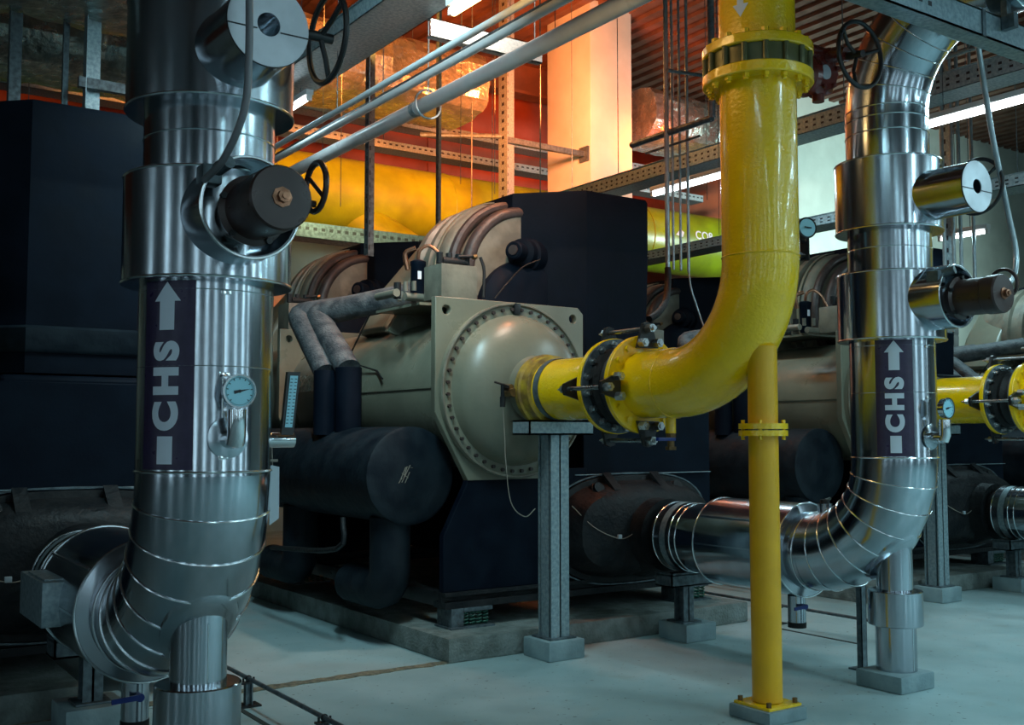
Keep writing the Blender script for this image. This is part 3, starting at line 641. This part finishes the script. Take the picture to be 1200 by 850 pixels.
    for i in range(11):
        q = math.radians(225 - 27*i); c, s_ = math.cos(q), math.sin(q)
        tk.add([(X+c*.041-s_*.0015,Y-.3685,1.655+s_*.041+c*.0015),(X+c*.041+s_*.0015,Y-.3685,1.655+s_*.041-c*.0015),(X+c*.048+s_*.0015,Y-.3685,1.655+s_*.048-c*.0015),(X+c*.048-s_*.0015,Y-.3685,1.655+s_*.048+c*.0015)],[(0,1,2,3)])
    tk.torus((X,Y-.3685,1.655),(0,1,0),.049,.0006,40,4); tk.build('scale_marks', 'ink', gg)
    # thermometer
    th = MB().cyl((X+.24,Y,1.48),(X+.36,Y,1.48),.03,n=24).build('thermometer_stub', 'chrome', t)
    MB().prism([(-.028,0),(.028,0),(.03,.25),(-.03,.25)], .02, lambda a,b,d: V((X+.315+a*.9+b*.10, Y-.03-d, 1.50+b))).build('thermometer_case', 'black', th)
    MB().prism([(-.017,.03),(.017,.03),(.018,.235),(-.018,.235)], .003, lambda a,b,d: V((X+.315+a*.9+b*.10, Y-.0505-d, 1.50+b))).build('scale_face', 'face', th)
    q = MB()
    for i in range(14):
        b0 = .045 + i*.0135; q.prism([(-.015,b0),(-.005,b0),(-.005,b0+.003),(-.015,b0+.003)], .001, lambda a,b,d: V((X+.315+a*.9+b*.10, Y-.054-d, 1.50+b)))
        q.prism([(.005,b0),(.015,b0),(.015,b0+.003),(.005,b0+.003)], .001, lambda a,b,d: V((X+.315+a*.9+b*.10, Y-.054-d, 1.50+b)))
    q.build('scale_marks', 'ink', th)
    # support column
    c = MB().cyl((X,4.05,.55),(X,4.05,.86),.105,n=40).cyl((X,4.05,.10),(X,4.05,.40),.118,n=40).build('support_column', 'clad', t)
    MB().lathe((X,4.05,0),(0,0,1),[(.37,.10),(.365,.155),(.37,.16),(.565,.16),(.57,.155),(.572,.10)],48).build('column_collar', 'clad', t)
    MB().tube([(X,4.05-.105,.58),(X,4.05-.105,.8)],.003,6).tube([(X,4.05-.118,.11),(X,4.05-.118,.37)],.003,6).build('column_seam', 'cladseam', t)
    def onelbow(r, q, off):
        dx = r*math.cos(q); y = 4.05 + r*math.sin(q) - (Y+Re); ro = Re + math.sqrt(R*R-dx*dx) + off
        return V((X+dx, Y+Re+y, ze - math.sqrt(max(ro*ro - y*y, .01))))
    MB().rings([[onelbow(r, 2*PI*j/48, o) for j in range(48)] for r, o in ((.10,.001),(.10,.010),(.125,.009),(.142,.008),(.144,-.004),(.12,-.002))], close=True).build('saddle_collar', 'clad', t)
    # drain
    d = MB().cyl((X-.03,4.78,.45),(X-.03,4.78,.28),.058,n=28).build('drain_stub', 'clad', t)
    MB().cyl((X-.03,4.78,.28),(X-.03,4.78,.245),.06,n=28).build('drain_cap', 'rubber', d)
    MB().cyl((X-.03,4.73,.385),(X-.03,4.70,.385),.018,n=12).prism([(-.12,-.012),(.0,-.008),(.0,.016),(-.12,.008)], .01, lambda a,b,d: V((X-.03+a, 4.70-d, .385+b))).build('valve_lever', 'blue', d)
    MB().cyl((X+.0,4.56,.96),(X+.0,4.56,1.06),.045,n=24).build('vent_stub', 'clad', t)
    MB().cyl((X+.0,4.56,1.06),(X+.0,4.56,1.085),.03,n=16).cyl((X+.0,4.56,1.08),(X+.1,4.60,1.085),.01,n=8).build('vent_tap', 'black', t)
    return t
M['actu'] = mat('brown_black_enamel', (.040,.020,.017), .32, 0, .2, 12)
M['flex'] = mat('grey_flexible_conduit', (.16,.16,.17), .4, .2)
chs = build_chs()
chs['label'] = 'clad steel pipe marked CHS standing right of the big yellow riser'
left = copy_tree(chs, (-4.235,0,0), label='nearest clad steel pipe marked CHS, large in the left foreground')
for c_ in kids(left):
    if c_.name.startswith('handwheel'): c_.location.x -= .14
copy_tree(chs, (4.35,0,0), label='clad steel pipe whose horizontal stub shows low at the right edge')
conduit_left = MB().tube(smoothpath([(1.17,3.56,2.37),(1.19,3.42,2.42),(1.218,3.32,2.56),(1.224,3.3,2.75),(1.22,3.3,3.1),(1.22,3.3,3.9)], 6), .0125, 12)
solo(conduit_left, 'flexible_conduit', 'flex', 'grey flexible conduit running down the front of the nearest steel pipe to its actuator', 'conduit', ang=50)
# sheet-metal box and tag only on the left pipe
ORG[left.name] = left.location.copy()
bx = MB().cbox(.97,1.10,5.0,5.50,.665,.86,.006).build('metal_box', 'galv', left)
MB().cbox(.985,1.085,5.04,5.4,.86,.87,.003).build('box_lid', 'galv', bx)
tg = MB().tube([(1.60,3.99,1.45),(1.60,3.98,1.38)], .002, 5).cyl((1.59,3.98,1.40),(1.62,3.98,1.40),.006,n=6)
tg.build('tag_string', 'wire', left)
MB().prism([(0,0),(.05,-.01),(.052,-.21),(.008,-.235)], .001, lambda a,b,d: V((1.58+a, 3.97+d+a*.3, 1.385+b))).build('paper_tag', 'paper', left)
# slender rods beside the feet
for x, l in ((5.80,'thin steel conduit post standing just left of the right pipe column'),(1.585,'thin steel conduit post standing behind the left pipe column')):
    t = thing('conduit_post', (x-.02, 4.45, 0), l, 'post')
    MB().box(x-.045,x-.04+.045,4.43,4.435,.01,.62).box(x-.045,x-.04,4.43,4.47,.01,.62).box(x-.0,x+.005,4.43,4.47,.01,.62).build('strut', 'galvdark', t)
    MB().box(x-.07,x+.05,4.40,4.52,0,.01).build('foot_plate', 'galvdark', t)
    MB().tube([(x-.02,4.45,.6),(x-.02,4.6,.66)],.015,8).build('bracket_arm', 'galvdark', t)

# low rails along the floor with their stands
def rail(x, y0, y1, stands, lab, gl):
    solo(MB().cyl((x,y0,.15),(x,y1,.15),.012,n=12), 'floor_rail_pipe', 'galvdark', lab, 'pipe', ang=40)
    for y, l in stands:
        t = thing('rail_stand', (x, y, 0), l, 'pipe stand', gl)
        MB().box(x-.06,x+.06,y-.05,y+.05,0,.01).build('foot_plate', 'casting', t)
        MB().box(x-.02,x+.02,y-.005,y+.005,.01,.125).box(x-.02,x-.012,y-.02,y+.02,.01,.125).box(x+.012,x+.02,y-.02,y+.02,.01,.125).build('upright', 'galvdark', t)
        MB().cbox(x-.045,x+.045,y-.02,y+.02,.122,.134,.003).torus((x,y,.15),(0,1,0),.014,.005,16,6).cyl((x-.03,y,.13),(x-.03,y,.155),.006,n=6).cyl((x+.03,y,.13),(x+.03,y,.155),.006,n=6).build('clamp', 'black', t)
rail(2.21, 4.3, 6.35, [(5.80,'small stand holding the floor rail where it passes the sandy floor joint'),(4.80,'small stand at the bottom edge holding the near end of the floor rail')], 'thin dark pipe on low stands running across the floor at lower left', 'floor rail stands')
rail(6.62, 4.8, 7.2, [(5.90,'small stand holding the thin floor pipe behind the yellow post')], 'thin dark pipe running low behind the foot of the yellow post', 'floor rail stands')

# ================================================================== overhead
def conduit(name, m, pts, r, label, cat='conduit', group=None, n=12):
    o = solo(MB().tube(pts, r, n), name, m, label, cat, group, ang=45)
    if name == 'overhead_conduit':
        x, z = pts[0][0], pts[0][2]; y = pts[0][1] + .4
        while y < pts[1][1]:
            c = MB().cyl((x,y,z),(x,y,7.99),.004,n=6); c.v = [v - o.location for v in c.v]; q = c.build('hanger_rod', 'galvdark'); q.parent = o; y += 4.1
    return o
# yellow header pipe at the back
t = thing('yellow_header_pipe', (9, 14, 4.9), 'huge yellow header pipe running level along the back, behind chillers and pillar', 'pipe')
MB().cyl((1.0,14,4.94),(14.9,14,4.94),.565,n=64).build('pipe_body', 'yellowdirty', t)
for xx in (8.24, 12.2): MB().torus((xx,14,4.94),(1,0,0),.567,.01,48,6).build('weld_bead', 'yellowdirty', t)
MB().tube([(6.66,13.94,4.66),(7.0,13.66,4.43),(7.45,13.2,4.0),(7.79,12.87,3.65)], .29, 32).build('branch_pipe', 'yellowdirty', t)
MB().prism([(6.6,4.38),(6.66,4.38),(7.17,3.98),(7.11,3.98)], .03, lambda a,b,d: V((a, 13.25+d, b))).build('brace', 'yellow', t)
lt = MB(); bm = text_mesh('CO8', .21, .004)
def onhead(c, x0, z0=5.0):
    dz = z0 + c.y - 4.94; return V((x0 + c.x, 14 - math.sqrt(.569**2 - dz*dz) - c.z - .002, z0 + c.y))
bm_to(lt, bm, lambda c: onhead(c, 13.35)); lt.build('lettering', 'letter', t); lt = MB()
bm_to(lt, flat_bm([(-.18,-.04),(-.02,-.07),(.02,.02),(-.06,.07)]), lambda c: onhead(c, 12.85)); bm_to(lt, flat_bm([(-.05,-.06),(.1,-.06),(.09,.04),(.02,.05)]), lambda c: onhead(c, 13.7))
lt.build('white_marking', 'letter', t)
# white pipe
t = thing('overhead_white_pipe', (4.0, 7, 4.03), 'pale round pipe hung diagonally across the upper middle', 'pipe')
MB().cyl((4.0,2.0,4.03),(4.0,15.8,4.03),.058,n=28).build('pipe_body', 'white', t)
MB().cyl((4.0,7.1,4.03),(4.0,7.16,4.03),.062,n=28).cyl((4.0,10.1,4.03),(4.0,10.16,4.03),.062,n=28).build('joint_sleeve', 'galv', t)
t = thing('pipe_hanger', (4.0, 6.95, 4.1), 'pear-shaped wire hanger looped round the pale diagonal pipe', 'hanger')
MB().torus((4.0,6.95,4.02),(0,1,0),.11,.009,28,6).build('loop', 'galv', t); MB().cyl((4.0,6.95,4.11),(4.0,6.95,7.95),.006,n=6).build('rod', 'galv', t)
# trays along Y
def tray(x, w, y0, y1, z, h, name, label, m='galv', perf=True):
    t = thing(name, (x, y0, z), label, 'cable tray')
    q = MB().box(x-w/2,x-w/2+.006,y0,y1,z,z+h).box(x+w/2-.006,x+w/2,y0,y1,z,z+h).box(x-w/2,x+w/2,y0,y1,z,z+.006).box(x-w/2-.015,x-w/2,y0,y1,z+h-.006,z+h)
    q.build('tray_body', m, t)
    y = y0 + .5
    while y < y1:
        MB().cyl((x-w/2+.01,y,z+h-.02),(x-w/2+.01,y,7.97),.005,n=6).build('hanger_rod', 'galvdark', t); y += 3.1
    if perf:
        q = MB(); y = y0 + .04
        while y < y1 - .06: q.box(x-w/2-.0025,x-w/2,y,y+.03,z+h*.55,z+h*.68).box(x-w/2-.0025,x-w/2,y,y+.03,z+h*.25,z+h*.36); y += .09
        q.build('slot_row', 'ink', t)['kind'] = 'stuff'
    return t
tray(7.85, .3, 2.4, 13.2, 4.28, .16, 'cable_tray', 'long perforated cable tray above the right-hand tube lamps, crossing before the pillar')
tray(3.55, .42, 3.0, 13.3, 4.50, .12, 'cable_tray', 'broad plain cable trough climbing to the upper middle above the pale pipe', perf=False)
for x, z, r, l in ((3.50,4.02,.024,'upper of two thin pale conduits below the broad trough'),(3.78,4.10,.03,'lower of two thin pale conduits, nearest the pale diagonal pipe')):
    conduit('overhead_conduit', 'white', [(x,3.0,z),(x,15.5,z)], r, l)
conduit('overhead_conduit', 'galvdark', [(3.9,3.0,4.22),(3.9,15.5,4.22)], .016, 'thin dark conduit between the broad trough and the pale pipe')
# trays along X at the back
def trayx(x0, x1, y, z, h, label, m='galv'):
    t = thing('cable_tray', (x0, y, z), label, 'cable tray')
    for xx in (x0+.5, x1-.5, (x0+x1)/2): MB().cyl((xx,y+.297,z),(xx,y+.297,7.99),.005,n=6).build('hanger_rod', 'galvdark', t)
    MB().box(x0,x1,y,y+.006,z,z+h).box(x0,x1,y,y+.3,z,z+.006).box(x0,x1,y+.294,y+.3,z,z+h).build('tray_body', m, t)
    q = MB(); x = x0 + .04
    while x < x1 - .06: q.box(x,x+.045,y-.003,y,z+h*.5,z+h*.7); x += .10
    q.build('slot_row', 'ink', t)['kind'] = 'stuff'
trayx(1, 13.8, 13.9, 5.75, .12, 'perforated cable tray just above the yellow header pipe')
trayx(1, 13.8, 13.9, 6.12, .12, 'upper perforated cable tray high above the yellow header pipe')
trayx(1.5, 7.9, 11.4, 3.78, .18, 'dusty tray directly below the yellow header pipe, left of the pillar', 'galvdark')
t = tray(8.78, .3, 4.45, 12.0, 3.62, .11, 'cable_tray', 'lower perforated tray at far right behind the disc-ended steel stub')
# strut beam upper right carrying the clad pipe
t = thing('strut_beam', (6.2, 3.22, 3.66), 'galvanised channel beam sloping down across the top right corner', 'beam')
MB().box(4.2,9.0,3.20,3.21,3.655,3.80).box(4.2,9.0,3.20,3.32,3.655,3.663).box(4.2,9.0,3.20,3.32,3.792,3.80).build('channel', 'galv', t)
MB().box(5.28,5.31,3.192,3.2,3.65,3.80).build('splice_plate', 'galvdark', t)
MB().box(4.72,4.75,3.198,3.2,3.715,3.74).box(4.80,4.83,3.198,3.2,3.71,3.735).build('slot_hole', 'ink', t)
t = thing('hanging_strut', (5.55, 3.18, 3.66), 'short vertical galvanised strut clamped across the top right beam', 'strut')
MB().box(5.46,5.5,3.16,3.195,3.72,7.95).box(5.46,5.50,3.12,3.16,3.72,3.80).build('strut_body', 'galvdark', t)
# flexible conduit hanging on the right
conduit('flexible_conduit', 'conduit', smoothpath([(5.82,3.6,4.6),(5.87,3.6,4.0),(5.99,3.6,3.42),(6.08,3.6,3.11),(6.17,3.6,2.83),(6.20,3.58,2.62),(6.12,3.55,2.46),(5.95,3.52,2.38),(5.70,3.50,2.36)], 6), .017, 'long grey flexible conduit hanging at right down to the black actuator')
# vertical frames / posts behind
def angle_post(x, y, z0, z1, w, label, m='galv', holes=True):
    t = thing('slotted_post', (x, y, z0), label, 'post')
    MB().box(x,x+w,y,y+.006,z0,z1).box(x,x+.006,y-w*.8,y,z0,z1).build('post_body', m, t)
    if holes:
        q = MB(); z = z0 + .06
        while z < min(z1, 7.8): q.box(x+w*.35,x+w*.6,y-.003,y,z,z+.045).box(x-.003,x,y-w*.5,y-w*.3,z,z+.045); z += .12
        q.build('slot_row', 'ink', t)['kind'] = 'stuff'
angle_post(8.23, 12.3, 3.3, 8.0, .26, 'broad slotted steel post rising behind the round compressor casing')
angle_post(4.52, 9.05, 3.2, 8.0, .1, 'slotted steel post in front of the yellow header, left of the others', 'galvdark')
angle_post(5.45, 9.3, 3.6, 8.0, .06, 'slender post between the two slotted posts before the yellow header', 'galvdark', False)
angle_post(1.38, 9.0, 1.85, 4.84, .10, 'leftmost dark strut under the foil duct, above the black insulated body', 'galvdark', False)
angle_post(1.78, 9.0, 1.85, 4.84, .05, 'slim dark strut second from the left under the foil duct', 'galvdark', False)
angle_post(1.90, 8.8, 1.85, 4.84, .13, 'wide blue-grey strut under the foil duct just left of the nearest clad pipe', 'galv', False)
t = thing('strut_bracket', (9.0, 12.25, 5.6), 'horizontal bracket arm from the slotted post to the pillar', 'bracket')
MB().box(8.3,9.74,12.22,12.29,5.62,5.70).build('arm', 'galvdark', t); MB().box(9.70,9.74,12.15,12.35,5.55,5.77).build('end_plate', 'galvdark', t)
MB().tube([(7.3,12.9,5.72),(8.25,12.25,5.70)], .035, 8).build('diagonal_arm', 'galvdark', t)
t = thing('strut_bracket', (2.1, 8.7, 4.3), 'horizontal strut across the wide blue-grey upright at upper left', 'bracket')
MB().box(1.85,3.0,8.70,8.76,4.24,4.32).build('arm', 'galvdark', t)
# conduit drops in the middle
for x, r, l in ((6.50,.022,'thickest of the vertical conduits left of the yellow riser'),(6.57,.012,'second vertical conduit left of the yellow riser'),(6.66,.012,'third vertical conduit left of the yellow riser'),(6.755,.014,'rightmost vertical conduit dropping left of the yellow riser')):
    conduit('vertical_conduit', 'conduit', [(x,7.0,7.95),(x,7.0,2.98)], r, l, group='vertical conduits left of the yellow riser')
conduit('black_flexible_hose', 'rubber', smoothpath([(6.5,7.0,2.99),(6.48,6.98,2.85),(6.38,6.9,2.68),(6.2,6.8,2.55),(6.05,6.75,2.48)], 6), .03, 'thick black flexible hose curving under the vertical conduits', 'hose')
conduit('grey_flexible_hose', 'conduit', smoothpath([(6.755,7.0,2.99),(6.74,6.95,2.8),(6.80,6.9,2.55),(6.75,6.8,2.40),(6.55,6.7,2.3)], 6), .008, 'thin grey cable curving beneath the rightmost vertical conduit', 'cable')
t = thing('hanging_bracket', (6.7, 6.9, 4.0), 'dark tubular bracket hanging left of the yellow riser near the top', 'bracket')
MB().tube([(6.52,7.5,4.22),(6.52,6.45,4.22)], .03, 10).build('lower_rail', 'galvdark', t)
MB().tube([(6.52,6.45,4.22),(6.52,6.45,7.95)], .03, 10).build('side_rail', 'galvdark', t)
MB().tube([(6.42,6.9,4.75),(8.2,6.9,4.9)], .018, 8).tube([(6.52,6.6,4.10),(6.52,7.3,4.10)],.012,8).build('cross_bar', 'galvdark', t)
t = thing('cross_channel', (4.15, 6.5, 4.36), 'short pale channel bridging the trough and the slotted post beside the warm lamp', 'beam')
MB().box(3.76,4.75,6.5,6.506,4.36,4.5).box(3.76,4.75,6.5,6.56,4.36,4.368).box(3.76,4.75,6.5,6.56,4.492,4.5).build('channel', 'galv', t)
MB().cyl((4.7,6.53,4.4),(4.7,6.53,7.99),.006,n=6).build('hanger_rod', 'galvdark', t)
# group of drops behind the right pipe
for x, y, l in ((9.16,6.0,'thin conduit drop nearest the bright pipe edge at upper right'),(9.31,6.0,'second thin conduit drop behind the right tray'),(9.43,6.0,'third thin conduit drop behind the right tray'),(9.65,6.0,'fourth thin conduit drop behind the right tray, before the disc wheel')):
    conduit('vertical_conduit', 'conduit', [(x,y,7.95),(x,y,3.0)], .018, l, group='conduit drops behind the right tray')
angle_post(9.36, 6.15, 2.5, 8.0, .12, 'blue-grey slotted post behind the lower right collar of the right clad pipe')
for i, z in enumerate((5.2, 5.0, 4.8)):
    conduit('overhead_conduit', 'galv', [(8.3,3.5,z),(8.3,6.0,z)], .02, ('top','middle','lowest')[i] + ' of three level conduits seen under the top right beam', group='level conduits upper right')
# thin hanging rods in the glow
k = 0
for x, y in ((4.6,10.2),(4.9,9.8),(5.3,10.4),(5.0,10.6),(6.3,10.2),(6.6,10.0),(6.9,10.4),(7.2,9.9),(7.5,10.3),(8.9,9.6),(9.2,9.2),(9.6,9.4)):
    conduit('hanger_rod', 'galvdark', [(x,y,7.95),(x,y,4.0 if k % 2 else 4.35)], .004, 'thin threaded rod hanging from the deck before the yellow header', 'rod', 'threaded hanger rods', 6); k += 1

# wall pressure gauge by the riser
t = thing('pressure_gauge', (5.02, 4.2, 2.68), 'round blue-faced gauge beside the yellow riser at mid height, on its own bracket', 'gauge')
g = MB().lathe((5.05,4.25,2.74),(-.3,-1,0),[(0,.05),(.005,.06),(.04,.06),(.046,.064),(.05,.055),(.045,.055)],36,cap=(True,False)).build('case', 'black', t)
MB().lathe((5.05,4.25,2.74),(-.3,-1,0),[(.0455,.054),(.047,.054)],36).build('dial', 'face', g)
MB().cbox(5.03,5.045,4.195,4.2,2.735,2.74,.001).box(5.0,5.06,4.192,4.196,2.735,2.742).build('needle', 'ink', g)
MB().tube([(5.05,4.3,2.74),(5.3,4.45,2.72)],.018,10).tube([(5.3,4.45,2.8),(5.3,4.45,2.6)],.03,10).tube([(4.9,4.35,2.6),(5.3,4.45,2.63)],.02,10).build('siphon', 'casting', t)

# foil-wrapped ducts
def hang(o, spots, r=.005):
    for x, y, z in spots:
        c = MB().cyl((x,y,z),(x,y,7.99),r,n=6); c.v = [v - o.location for v in c.v]; q = c.build('hanger_rod', 'galvdark'); q.parent = o
def foil_duct(y, z, r, x0, x1, label, ax='x', sq=.8, seed=1):
    rnd = random.Random(seed); m = MB(); n = 28; rr = []; k = int((x1-x0)/.16)
    for i in range(k+1):
        u = x0 + (x1-x0)*i/k; ring = []
        for j in range(n):
            a = 2*PI*j/n; q = r*(1+rnd.uniform(-.045,.045)) * (1 - .05*math.exp(-((i % 8)-4)**2))
            ca, sa = math.cos(a), math.sin(a)
            p = (math.copysign(abs(ca)**.6, ca)*q*1.3, math.copysign(abs(sa)**.6, sa)*q*sq)
            ring.append(V((u, y+p[0], z+p[1])) if ax == 'x' else V((y+p[0], u, z+p[1])))
        rr.append(ring)
    m.rings(rr); o = solo(m, 'foil_duct', 'foil', label, 'air duct', ang=15)
    hang(o, [(x0+.4, y-r*1.2, z), (x1-.4, y-r*1.2, z), (x0+.4, y+r*1.2, z), (x1-.4, y+r*1.2, z)]); return o
foil_duct(8.6, 5.35, .66, -3, 3.1, 'crumpled foil-wrapped duct at the top left corner', seed=2)
foil_duct(11.2, 5.45, .5, -2, 3.3, 'lower foil duct seen behind the struts at upper left', seed=3)
foil_duct(12.3, 6.2, .55, 3.9, 7.6, 'foil duct in the warm glow right of the nearest clad pipe top', seed=4)
foil_duct(12.6, 6.5, .5, 10.9, 13.7, 'foil-wrapped duct hanging right of the pillar', seed=5)

# tube lamps: fixtures with real light
def lamp(x, y0, y1, z, label, m='tube', power=0, col=(.86,.97,1), r=.016):
    t = thing('tube_lamp', (x, (y0+y1)/2, z), label, 'lamp')
    MB().cbox(x-.035,x+.035,y0,y1,z+.03,z+.075,.004).build('housing', 'white', t)
    MB().cyl((x,y0+.03,z),(x,y1-.03,z),r,n=16).build('tube', m, t)
    for ya in (y0, y1-.03): MB().box(x-.02,x+.02,ya,ya+.03,z-.02,z+.04).build('lamp_holder', 'white', t)
    for y in (y0+.2, y1-.2): MB().cyl((x,y,z+.07),(x,y,7.97),.004,n=6).build('hanger_wire', 'galvdark', t)
    if power: area((x,(y0+y1)/2,z-.03), (.09, y1-y0), power, col)
def area(loc, size, power, col, rot=(0,0,0), spread=PI):  # serves both the lamp fixtures and the added fills
    l = bpy.data.lights.new('lamp_or_fill', 'AREA'); l.shape = 'RECTANGLE'; l.size, l.size_y = size; l.energy = power; l.color = col; l.spread = spread
    o = bpy.data.objects.new('lamp_or_fill', l); COL.objects.link(o); o.location = loc; o.rotation_euler = rot; return o
CW = (.55,.90,1.0)
lamp(7.36, 7.0, 8.15, 3.98, 'glowing tube lamp under the tray left of the yellow riser', power=22, col=CW, r=.024)
lamp(7.36, 3.4, 5.0, 3.93, 'long glowing tube lamp at the upper right edge', power=36, col=CW, r=.024)
lamp(3.17, 4.0, 5.25, 3.98, 'warm glowing tube lamp cut by the top edge, upper middle', 'warmtube', 5, (1,.55,.22), r=.03)
lamp(6.3, 8.2, 9.4, 5.45, 'far bright tube lamp behind the pale pipe, left of the pillar', 'warmtube', 40, (1,.42,.12), r=.04)
lamp(9.75, 5.9, 6.45, 3.5, 'short distant tube lamp below the lower right tray', power=8, col=CW)
lamp(3.62, 8.3, 8.9, 4.36, 'small lamp end glowing beside the upper collar of the nearest clad pipe', 'tube', 4, CW)
# added lights without fixtures: warm glow at the back, fill on single parts
def aim(loc, to, size, p, col, spread=1.9):
    d = (V(to) - V(loc)).normalized(); o = area(loc, size, p, col, spread=spread); o.rotation_euler = d.to_track_quat('-Z', 'Y').to_euler(); return o
aim((4.6,10.0,5.6), (7.5,16,7.2), (1.2,.5), 215, (1,.20,.03))
aim((7.4,10.0,5.6), (10.0,16,7.2), (1.2,.5), 250, (1,.20,.035))
aim((10.8,11.4,5.6), (11.8,15.5,7.2), (.8,.4), 70, (1,.12,.02))
aim((4.4,8.6,5.4), (5.8,12.5,7.6), (.8,.5), 80, (1,.42,.08))
aim((7.9,8.6,5.6), (10.0,12.2,5.8), (.5,.4), 30, (1,.72,.52), 1.4)
aim((17.5,8,4.2), (15.5,13.2,3.8), (1.2,.6), 420, (.68,1,.95), 2.4)
aim((5.5,10.6,3.95), (8,14,5.0), (2,.2), 20, (.95,1,.5), 2.2)
aim((5.2,6.0,6.2), (5.0,7.4,3.4), (.5,.3), 28, (1,.28,.10), 1.6)
aim((4.6,5.0,5.6), (4.0,6.5,4.0), (.3,.3), 30, (1,.75,.6), 1.2)
aim((2.4,4.9,4.5), (3.4,7.6,1.8), (.15,1.5), 52, CW)
# rows of tubes over the aisle, out of frame
for x, p in ((1.6,15),(5.6,52),(9.6,66),(13.6,54)):
    for y in (-4.2,-1.4,1.4):
        area((x,y,4.3), (.12,1.5), p, CW)
area((12.5,7.5,4.6), (.12,1.5), 60, CW)
area((5.9,1.9,4.4), (.12,1.5), 40, CW)

# ------------------------------------------------------------------ world, camera
w = bpy.data.worlds.new('hall'); SC.world = w; w.use_nodes = True
w.node_tree.nodes['Background'].inputs['Color'].default_value = (.25,.4,.45,1); w.node_tree.nodes['Background'].inputs['Strength'].default_value = .02
cam = bpy.data.cameras.new('camera'); co = bpy.data.objects.new('camera', cam); COL.objects.link(co)
cam.sensor_width = 36; cam.lens = 36*1250/1200; cam.clip_start = .05; cam.clip_end = 100
co.location = (0,0,1.5); co.rotation_euler = (PI/2 + math.atan(85/1250), 0, -math.radians(34.5))
SC.camera = co
SC.view_settings.view_transform = 'Standard'; SC.view_settings.look = 'None'; SC.view_settings.gamma = 1; SC.view_settings.use_curve_mapping = False
SC.view_settings.exposure = 0.0
